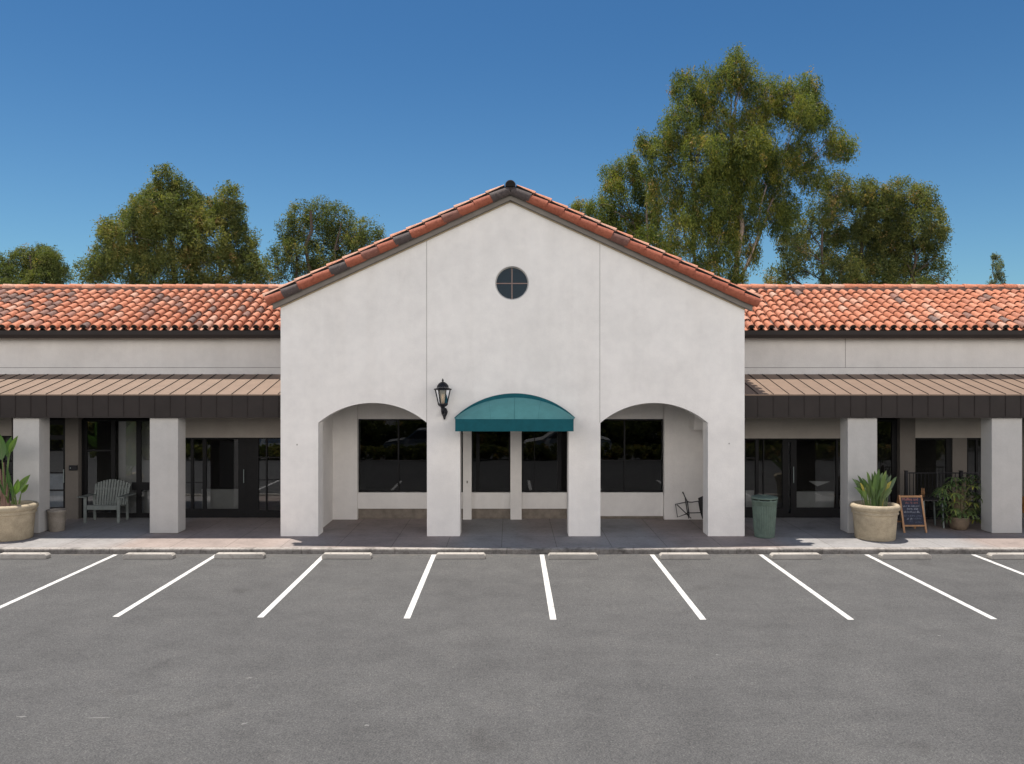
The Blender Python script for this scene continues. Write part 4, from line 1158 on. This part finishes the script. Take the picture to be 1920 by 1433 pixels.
# ------------------------------------------------------------------ trees
def leaves_mesh(name, blobs, dens, size, mat_, parent, droop=.7, shape=(.42, .42, .50), clump=.55, spread=.5, asp=.22, col=.5, cvar=.18, core=.45, dmul=None):
    """blobs: (centre, radii). Hanging sprays of small leaf faces spread through each blob's volume."""
    V, C = [], []
    for ib, (c, rad) in enumerate(blobs):
        c = np.array(c); rad = np.array(rad)
        nc = max(8, int(3.0 * (dmul[ib] if dmul else 1.0) * dens * (rad[0] * rad[1] * rad[2]) ** .66))
        d = rng.normal(size=(nc, 3)); d /= np.linalg.norm(d, axis=1)[:, None]
        rr_ = rng.uniform(core, 1.0, nc) ** .6
        cc = c + d * rr_[:, None] * rad * (1 + rng.normal(0, .09, (nc, 1)))
        nl = rng.integers(30, 80, nc)
        cid = np.repeat(np.arange(nc), nl); n = len(cid)
        csz = rng.uniform(.5, 1.2, nc)[cid] * clump * .88
        o = np.clip(rng.normal(0, 1, (n, 3)), -1.7, 1.7) * np.array(shape) * csz[:, None]
        o[:, 2] -= np.abs(rng.normal(0, .35, n)) * csz * droop * 1.6
        p = cc[cid] + o
        ax = rng.normal(size=(n, 3)) * spread
        # sprays lean outwards and hang down
        ax += np.array([0, 0, -1.0]) * droop + d[cid] * .35 + (rng.normal(size=(nc, 3)) * .35)[cid]
        ax /= np.linalg.norm(ax, axis=1)[:, None]
        sd = np.cross(ax, rng.normal(size=(n, 3))); sd /= np.linalg.norm(sd, axis=1)[:, None]
        L = size * .56 * rng.uniform(.55, 1.35, n); W = L * asp * 1.35 * rng.uniform(.7, 1.3, n)
        q = np.stack([p - ax * L[:, None] * .5, p + sd * W[:, None] * .5 + ax * (L * .05)[:, None], p + ax * L[:, None] * .5, p - sd * W[:, None] * .5 + ax * (L * .05)[:, None]], 1)
        V.append(q.reshape(-1, 3))
        base = rng.normal(0, .055) + rng.normal(col, cvar * 1.15, nc)[cid] + rng.normal(0, .05, n)
        hot = rng.random(nc)[cid] > .955
        base = np.where(hot, base + .3, base)
        C.append(np.clip(base, 0, 1))
    V = np.concatenate(V).astype(np.float32); C = np.concatenate(C).astype(np.float32); n = len(C)
    me = bpy.data.meshes.new(name)
    me.vertices.add(n * 4); me.vertices.foreach_set('co', V.ravel())
    me.loops.add(n * 4); me.loops.foreach_set('vertex_index', np.arange(n * 4, dtype=np.int32))
    me.polygons.add(n); me.polygons.foreach_set('loop_start', np.arange(0, n * 4, 4, dtype=np.int32))
    at = me.attributes.new('rnd', 'FLOAT', 'FACE'); at.data.foreach_set('value', C)
    me.materials.append(mat_); me.update(calc_edges=True); me.validate()
    o = bpy.data.objects.new(name, me); S.collection.objects.link(o); put(o, parent)
    return o

def limb(mb, a, b, r0, r1, wob=.25, n=7, m=0):
    a, b = Vector(a), Vector(b); L = (b - a).length
    side = Vector((random.uniform(-1, 1), random.uniform(-1, 1), random.uniform(-.2, .5))) * wob * L * .35
    pts = [];
    for i in range(n + 1):
        t = i / n
        pts.append(a.lerp(b, t) + side * math.sin(math.pi * t) + Vector((random.uniform(-1, 1), random.uniform(-1, 1), random.uniform(-1, 1))) * L * .018 * (0 < i < n))
    mb.tube(pts, [r0 + (r1 - r0) * i / n for i in range(n + 1)], 7, m)
    return pts

def tree(name, label, D, blobs_px, trunks, leafmat, barkmat, dens, size, low=(), grow=1.0, thin=lambda x_, y_: 1.0, **kw):
    """blobs_px: (px, py, rx, ry) read off the photo at depth D; trunks: [(px foot), (px fork, py fork), r]"""
    k = D / F
    t = thing(name, (PX(trunks[0][0], D), D, 0), label, 'tree', 'trees behind the building')
    bl = []
    dm = []
    for (px, py, rx, ry) in [(a_, b_, c_ * grow, d_ * grow) for a_, b_, c_, d_ in blobs_px] + list(low):
        d = D + random.uniform(-1, 1) * rx * k * 1.1
        ry_ = max(rx, ry) * k * .95
        bl.append(((PX(px, D), d, PZ(py, D)), (rx * k, ry_, ry * k))); dm.append(thin(px, py))
    w = MB(); forks = []
    for (fx, kx, ky, r_) in trunks:
        A = Vector((PX(fx, D), D + random.uniform(-.6, .6), 0)); B = Vector((PX(kx, D), D + random.uniform(-.8, .8), PZ(ky, D)))
        pts = limb(w, A, B, r_, r_ * .30, .12, 12); forks.append((pts, r_))
    for (c, rad) in bl:
        c = Vector(c); best = None
        for pts, r_ in forks:
            for i, p in enumerate(pts):
                if p.z < 3 or p.z > c.z + .5: continue
                dd = (p - c).length + (c.z - p.z < .6) * 2
                if best is None or dd < best[0]: best = (dd, p, r_ * (1 - .70 * i / 12))
        if best is None: continue
        _, p, r_ = best
        rb = min(r_ * .55, .035 + .028 * (c - p).length)
        ptsb = limb(w, p, c + Vector((0, 0, rad[2] * .35)), rb, .018, .35, 8)
        for _ in range(5):
            a = random.choice(ptsb[3:]); e = c + Vector((random.uniform(-1, 1) * rad[0], random.uniform(-1, 1) * rad[1], random.uniform(-.4, .9) * rad[2])) * .9
            limb(w, a, e, rb * .4, .010, .4, 5)
    w.build('trunk', M[barkmat], t)
    leaves_mesh('crown', bl, dens, size, M[leafmat], t, dmul=dm, **kw)
    return t

euc = [(1468, 405, 24, 36), (1400, 285, 40, 36), (1465, 315, 34, 32), (1415, 410, 22, 26), (1385, 325, 40, 40), (1368, 405, 32, 40), (1340, 340, 30, 40), (1385, 118, 20, 40), (1358, 150, 22, 30), (1405, 150, 20, 32), (1290, 160, 30, 38), (1325, 165, 24, 40), (1440, 175, 30, 38), (1478, 185, 24, 38), (1522, 170, 24, 46), (1545, 215, 16, 30),
       (1275, 235, 38, 48), (1345, 225, 48, 50), (1420, 225, 36, 42), (1495, 225, 34, 36), (1208, 268, 16, 22), (1238, 290, 34, 44), (1305, 305, 52, 50), (1375, 300, 48, 44), (1445, 280, 42, 40), (1510, 285, 34, 34),
       (1560, 270, 18, 34), (1585, 275, 14, 24), (1520, 325, 30, 28), (1250, 365, 40, 46), (1320, 385, 50, 50), (1460, 350, 34, 34), (1400, 365, 36, 36), (1275, 440, 38, 42), (1345, 455, 40, 42), (1390, 430, 20, 26), (1320, 510, 40, 34), (1378, 510, 18, 26), (1415, 470, 16, 24), (1490, 385, 22, 26)]
tree('eucalyptus_tree', 'tallest tree, a drooping eucalyptus with pale trunks behind the right slope of the gable', 48, euc,
     [(1335, 1378, 235, .25), (1350, 1295, 280, .2), (1322, 1462, 350, .14), (1368, 1436, 350, .12)], 'euc_leaf', 'bark', 30, .30, low=[(1330, 570, 50, 40)], grow=.97, droop=.85, shape=(.36, .36, .50), clump=.62, asp=.19, col=.50, cvar=.20, core=.35)
euc2 = [(1150, 322, 20, 24), (1180, 315, 22, 26), (1205, 345, 24, 36), (1150, 365, 26, 30), (1090, 388, 18, 14), (1122, 398, 26, 22), (1165, 420, 40, 36), (1215, 415, 30, 40), (1205, 470, 42, 40), (1250, 490, 36, 40), (1140, 450, 40, 36)]
tree('eucalyptus_tree', 'lower eucalyptus emerging from behind the upper right slope of the gable', 53, euc2,
     [(1205, 1180, 400, .24), (1215, 1210, 380, .2)], 'euc_leaf', 'bark', 30, .30, low=[(1200, 540, 50, 40)], droop=.8, shape=(.36, .36, .50), clump=.60, asp=.2, col=.46, cvar=.20)
t5 = [(1478, 470, 26, 30), (1470, 515, 28, 24), (1690, 395, 30, 34), (1670, 440, 40, 40), (1568, 352, 24, 26), (1612, 355, 28, 24), (1640, 372, 24, 24), (1688, 362, 34, 24), (1715, 385, 24, 26), (1540, 395, 26, 36), (1595, 405, 46, 42), (1655, 415, 46, 42), (1715, 425, 36, 38), (1748, 440, 22, 30), (1510, 420, 20, 22), (1490, 455, 24, 24), (1535, 455, 34, 34), (1600, 465, 46, 38), (1670, 470, 48, 42), (1735, 475, 34, 34), (1765, 485, 14, 24), (1500, 505, 28, 26), (1560, 515, 42, 34), (1640, 520, 50, 34), (1715, 520, 44, 34), (1765, 520, 18, 24)]
tree('bushy_tree', 'broad rounded olive-green tree to the right of the tallest eucalyptus', 50, t5,
     [(1640, 1620, 420, .3), (1560, 1535, 430, .18), (1700, 1715, 450, .2)], 'olive_leaf', 'bark_dark', 30, .27, low=[(1600, 570, 60, 40), (1690, 570, 60, 40)], grow=1.08, thin=lambda x_, y_: .55 if x_ < 1545 else (.35 if x_ > 1760 else .85), droop=.35, clump=.52, spread=.8, asp=.25, col=.48, cvar=.20)
t2 = [(375, 395, 26, 30), (275, 405, 28, 32), (322, 343, 22, 26), (345, 368, 28, 28), (292, 375, 24, 26), (425, 372, 20, 26), (405, 398, 26, 26), (440, 405, 18, 24), (245, 405, 32, 28), (310, 405, 44, 36), (365, 410, 36, 34), (212, 435, 22, 26), (262, 450, 46, 38), (335, 455, 50, 42), (400, 450, 40, 40), (445, 455, 30, 36), (195, 480, 24, 28), (178, 512, 22, 24), (250, 500, 48, 36), (330, 510, 52, 36), (410, 505, 46, 36), (462, 500, 24, 34), (484, 510, 16, 24)]
tree('bushy_tree', 'large olive-green tree with a peaked crown behind the left wing', 45, t2,
     [(335, 330, 370, .32), (300, 260, 420, .2), (370, 420, 400, .2)], 'olive_leaf', 'bark_dark', 33, .26, low=[(270, 560, 60, 40), (380, 560, 60, 40)], grow=1.10, droop=.3, clump=.48, spread=.8, asp=.25, col=.52, cvar=.17)
t3 = [(592, 392, 22, 24), (560, 405, 26, 26), (625, 405, 26, 26), (655, 422, 26, 26), (688, 432, 20, 20), (705, 445, 14, 14), (535, 430, 20, 24), (590, 435, 38, 34), (640, 455, 38, 30), (522, 465, 24, 28), (565, 475, 40, 34), (620, 490, 42, 32), (680, 465, 28, 24), (515, 505, 24, 26), (570, 520, 40, 30)]
tree('airy_tree', 'airy grey-green tree behind the left slope of the gable', 47, t3,
     [(590, 588, 400, .24), (600, 640, 440, .16), (580, 545, 430, .15)], 'olive_leaf', 'bark_dark', 21, .25, grow=1.06, low=[(590, 560, 60, 40)], droop=.2, clump=.50, spread=.9, asp=.24, col=.42, cvar=.18)
t1 = [(62, 474, 28, 18), (32, 485, 28, 24), (92, 492, 26, 24), (0, 500, 26, 24), (60, 505, 40, 28), (108, 512, 18, 20), (20, 525, 36, 26), (90, 528, 32, 24)]
tree('bushy_tree', 'small rounded tree at the far left behind the roof', 55, t1, [(55, 58, 480, .25), (40, 20, 490, .14)], 'olive_leaf', 'bark_dark', 30, .26, low=[(50, 560, 60, 30)], droop=.3, clump=.5, spread=.8, asp=.25, col=.38, cvar=.16)
t6 = [(1868, 482, 3, 9), (1867, 498, 7, 10), (1869, 512, 11, 12), (1867, 528, 17, 14)]
tree('young_conifer', 'thin pointed treetop at the far right behind the roof', 58, t6, [(1868, 1868, 478, .10)], 'far_leaf', 'bark_dark', 14, .30, low=[(1868, 550, 24, 22), (1868, 580, 30, 24)], droop=-.5, clump=.30, spread=.5, asp=.2, col=.5, cvar=.15)

# ------------------------------------------------------------------ across the lot, seen only mirrored in the panes
hg = thing('hedge', (0, 1.2, 0), 'clipped hedge across the parking lot, mirrored in the windows', 'hedge')
bl = [((x + random.uniform(-.3, .3), 1.2 + random.uniform(-.25, .25), .9), (1.2, .7, .92)) for x in np.arange(-26, 27, 1.7)]
leaves_mesh('foliage', bl, 40, .28, M['olive_leaf'], hg, droop=.1, clump=.35, spread=1.0, asp=.5, col=.4)
for i, x in enumerate(np.arange(-33, 36, 6.5)):
    x = float(x) + random.uniform(-1.5, 1.5); yb = -8 + random.uniform(-3, 3); hh = random.uniform(4.2, 6.2)
    t = thing('roadside_tree', (x, yb, 0), 'leafy tree beyond the hedge across the lot, mirrored in the windows', 'tree', 'trees across the parking lot')
    w = MB(); limb(w, (x, yb, 0), (x + .4, yb, hh * .6), .2, .08); w.build('trunk', M['bark_dark'], t)
    bl = [((x + random.uniform(-2.2, 2.2), yb + random.uniform(-1.5, 1.5), hh * .5 + random.uniform(-1.6, 2.0)), (1.7, 1.5, 1.3)) for _ in range(9)]
    leaves_mesh('crown', bl, 22, .36, M['olive_leaf'], t, droop=.3, clump=.7, spread=.9, asp=.4, col=.4)

hl = thing('hedge', (0, 6.5, 0), 'low planted strip in front of the cars across the lot, mirrored in the windows', 'hedge')
bl = [((x + random.uniform(-.3, .3), 6.5 + random.uniform(-.12, .12), .40), (1.0, .35, .36 + random.uniform(-.08, .06))) for x in np.arange(-20, 21, 1.3)]
leaves_mesh('foliage', bl, 60, .22, M['olive_leaf'], hl, droop=.1, clump=.22, spread=1.0, asp=.5, col=.65)

def parked_car(x, y, col, label):
    t = thing('parked_car', (x, y, 0), label, 'car', 'cars parked across the lot')
    side = [(-2.2, .35), (-2.25, .62), (-2.1, .82), (-1.25, .95), (-.55, 1.42), (.75, 1.46), (1.55, 1.02), (2.15, .92), (2.25, .6), (2.2, .35)]
    b = MB(); n_ = len(side)
    rows_ = [(-.86, .93), (-.90, 1.0), (.90, 1.0), (.86, .93)]
    vs = [(x + a * (1 if i_ in (1, 2) else .97), y + w_ * (1 - .22 * max(0, z - .95)), z) for i_, (w_, q_) in enumerate(rows_) for a, z in side]
    fs = [(i_*n_+k_, i_*n_+(k_+1) % n_, (i_+1)*n_+(k_+1) % n_, (i_+1)*n_+k_) for i_ in range(3) for k_ in range(n_)]
    b.add(vs, fs, 0, 0, False); b.face(vs[:n_]); b.face(vs[-n_:][::-1])
    b.build('body', plain('car_paint', col, .25, .2, .03, 3, .6), t)
    g_ = MB()
    for sy in (-1, 1):
        g_ = MB(); g_.face([(x + a, y + sy * (.905 - .22 * max(0, z - .95) ), z) for a, z in ((-1.0, 1.0), (-.5, 1.36), (.7, 1.39), (1.3, 1.03))]); g_.build('side_window', M['interior_dark'], t)
    for a in (-1.4, 1.4):
        for sy in (-1, 1):
            w_ = MB(); w_.lathe([(0, -.1), (.30, -.1), (.33, -.07), (.33, .07), (.30, .1), (0, .1)], (0, 0, 0), 20)
            w_.v = [(x + a + p_[0], y + sy * .80 + p_[2], .33 + p_[1]) for p_ in w_.v]; w_.build('wheel', M['rubber'], t)
parked_car(-11.5, 4.6, (.75, .75, .76), 'white car parked across the lot, mirrored in the left shopfront')
parked_car(-4.2, 4.5, (.42, .43, .45), 'silver car parked across the lot, mirrored in the left arch window')
parked_car(2.9, 4.6, (.72, .72, .72), 'white car parked across the lot, mirrored in the right arch window')
parked_car(10.2, 4.5, (.20, .05, .05), 'red car parked across the lot, mirrored in the right shopfront')
print('objects', len(bpy.data.objects))
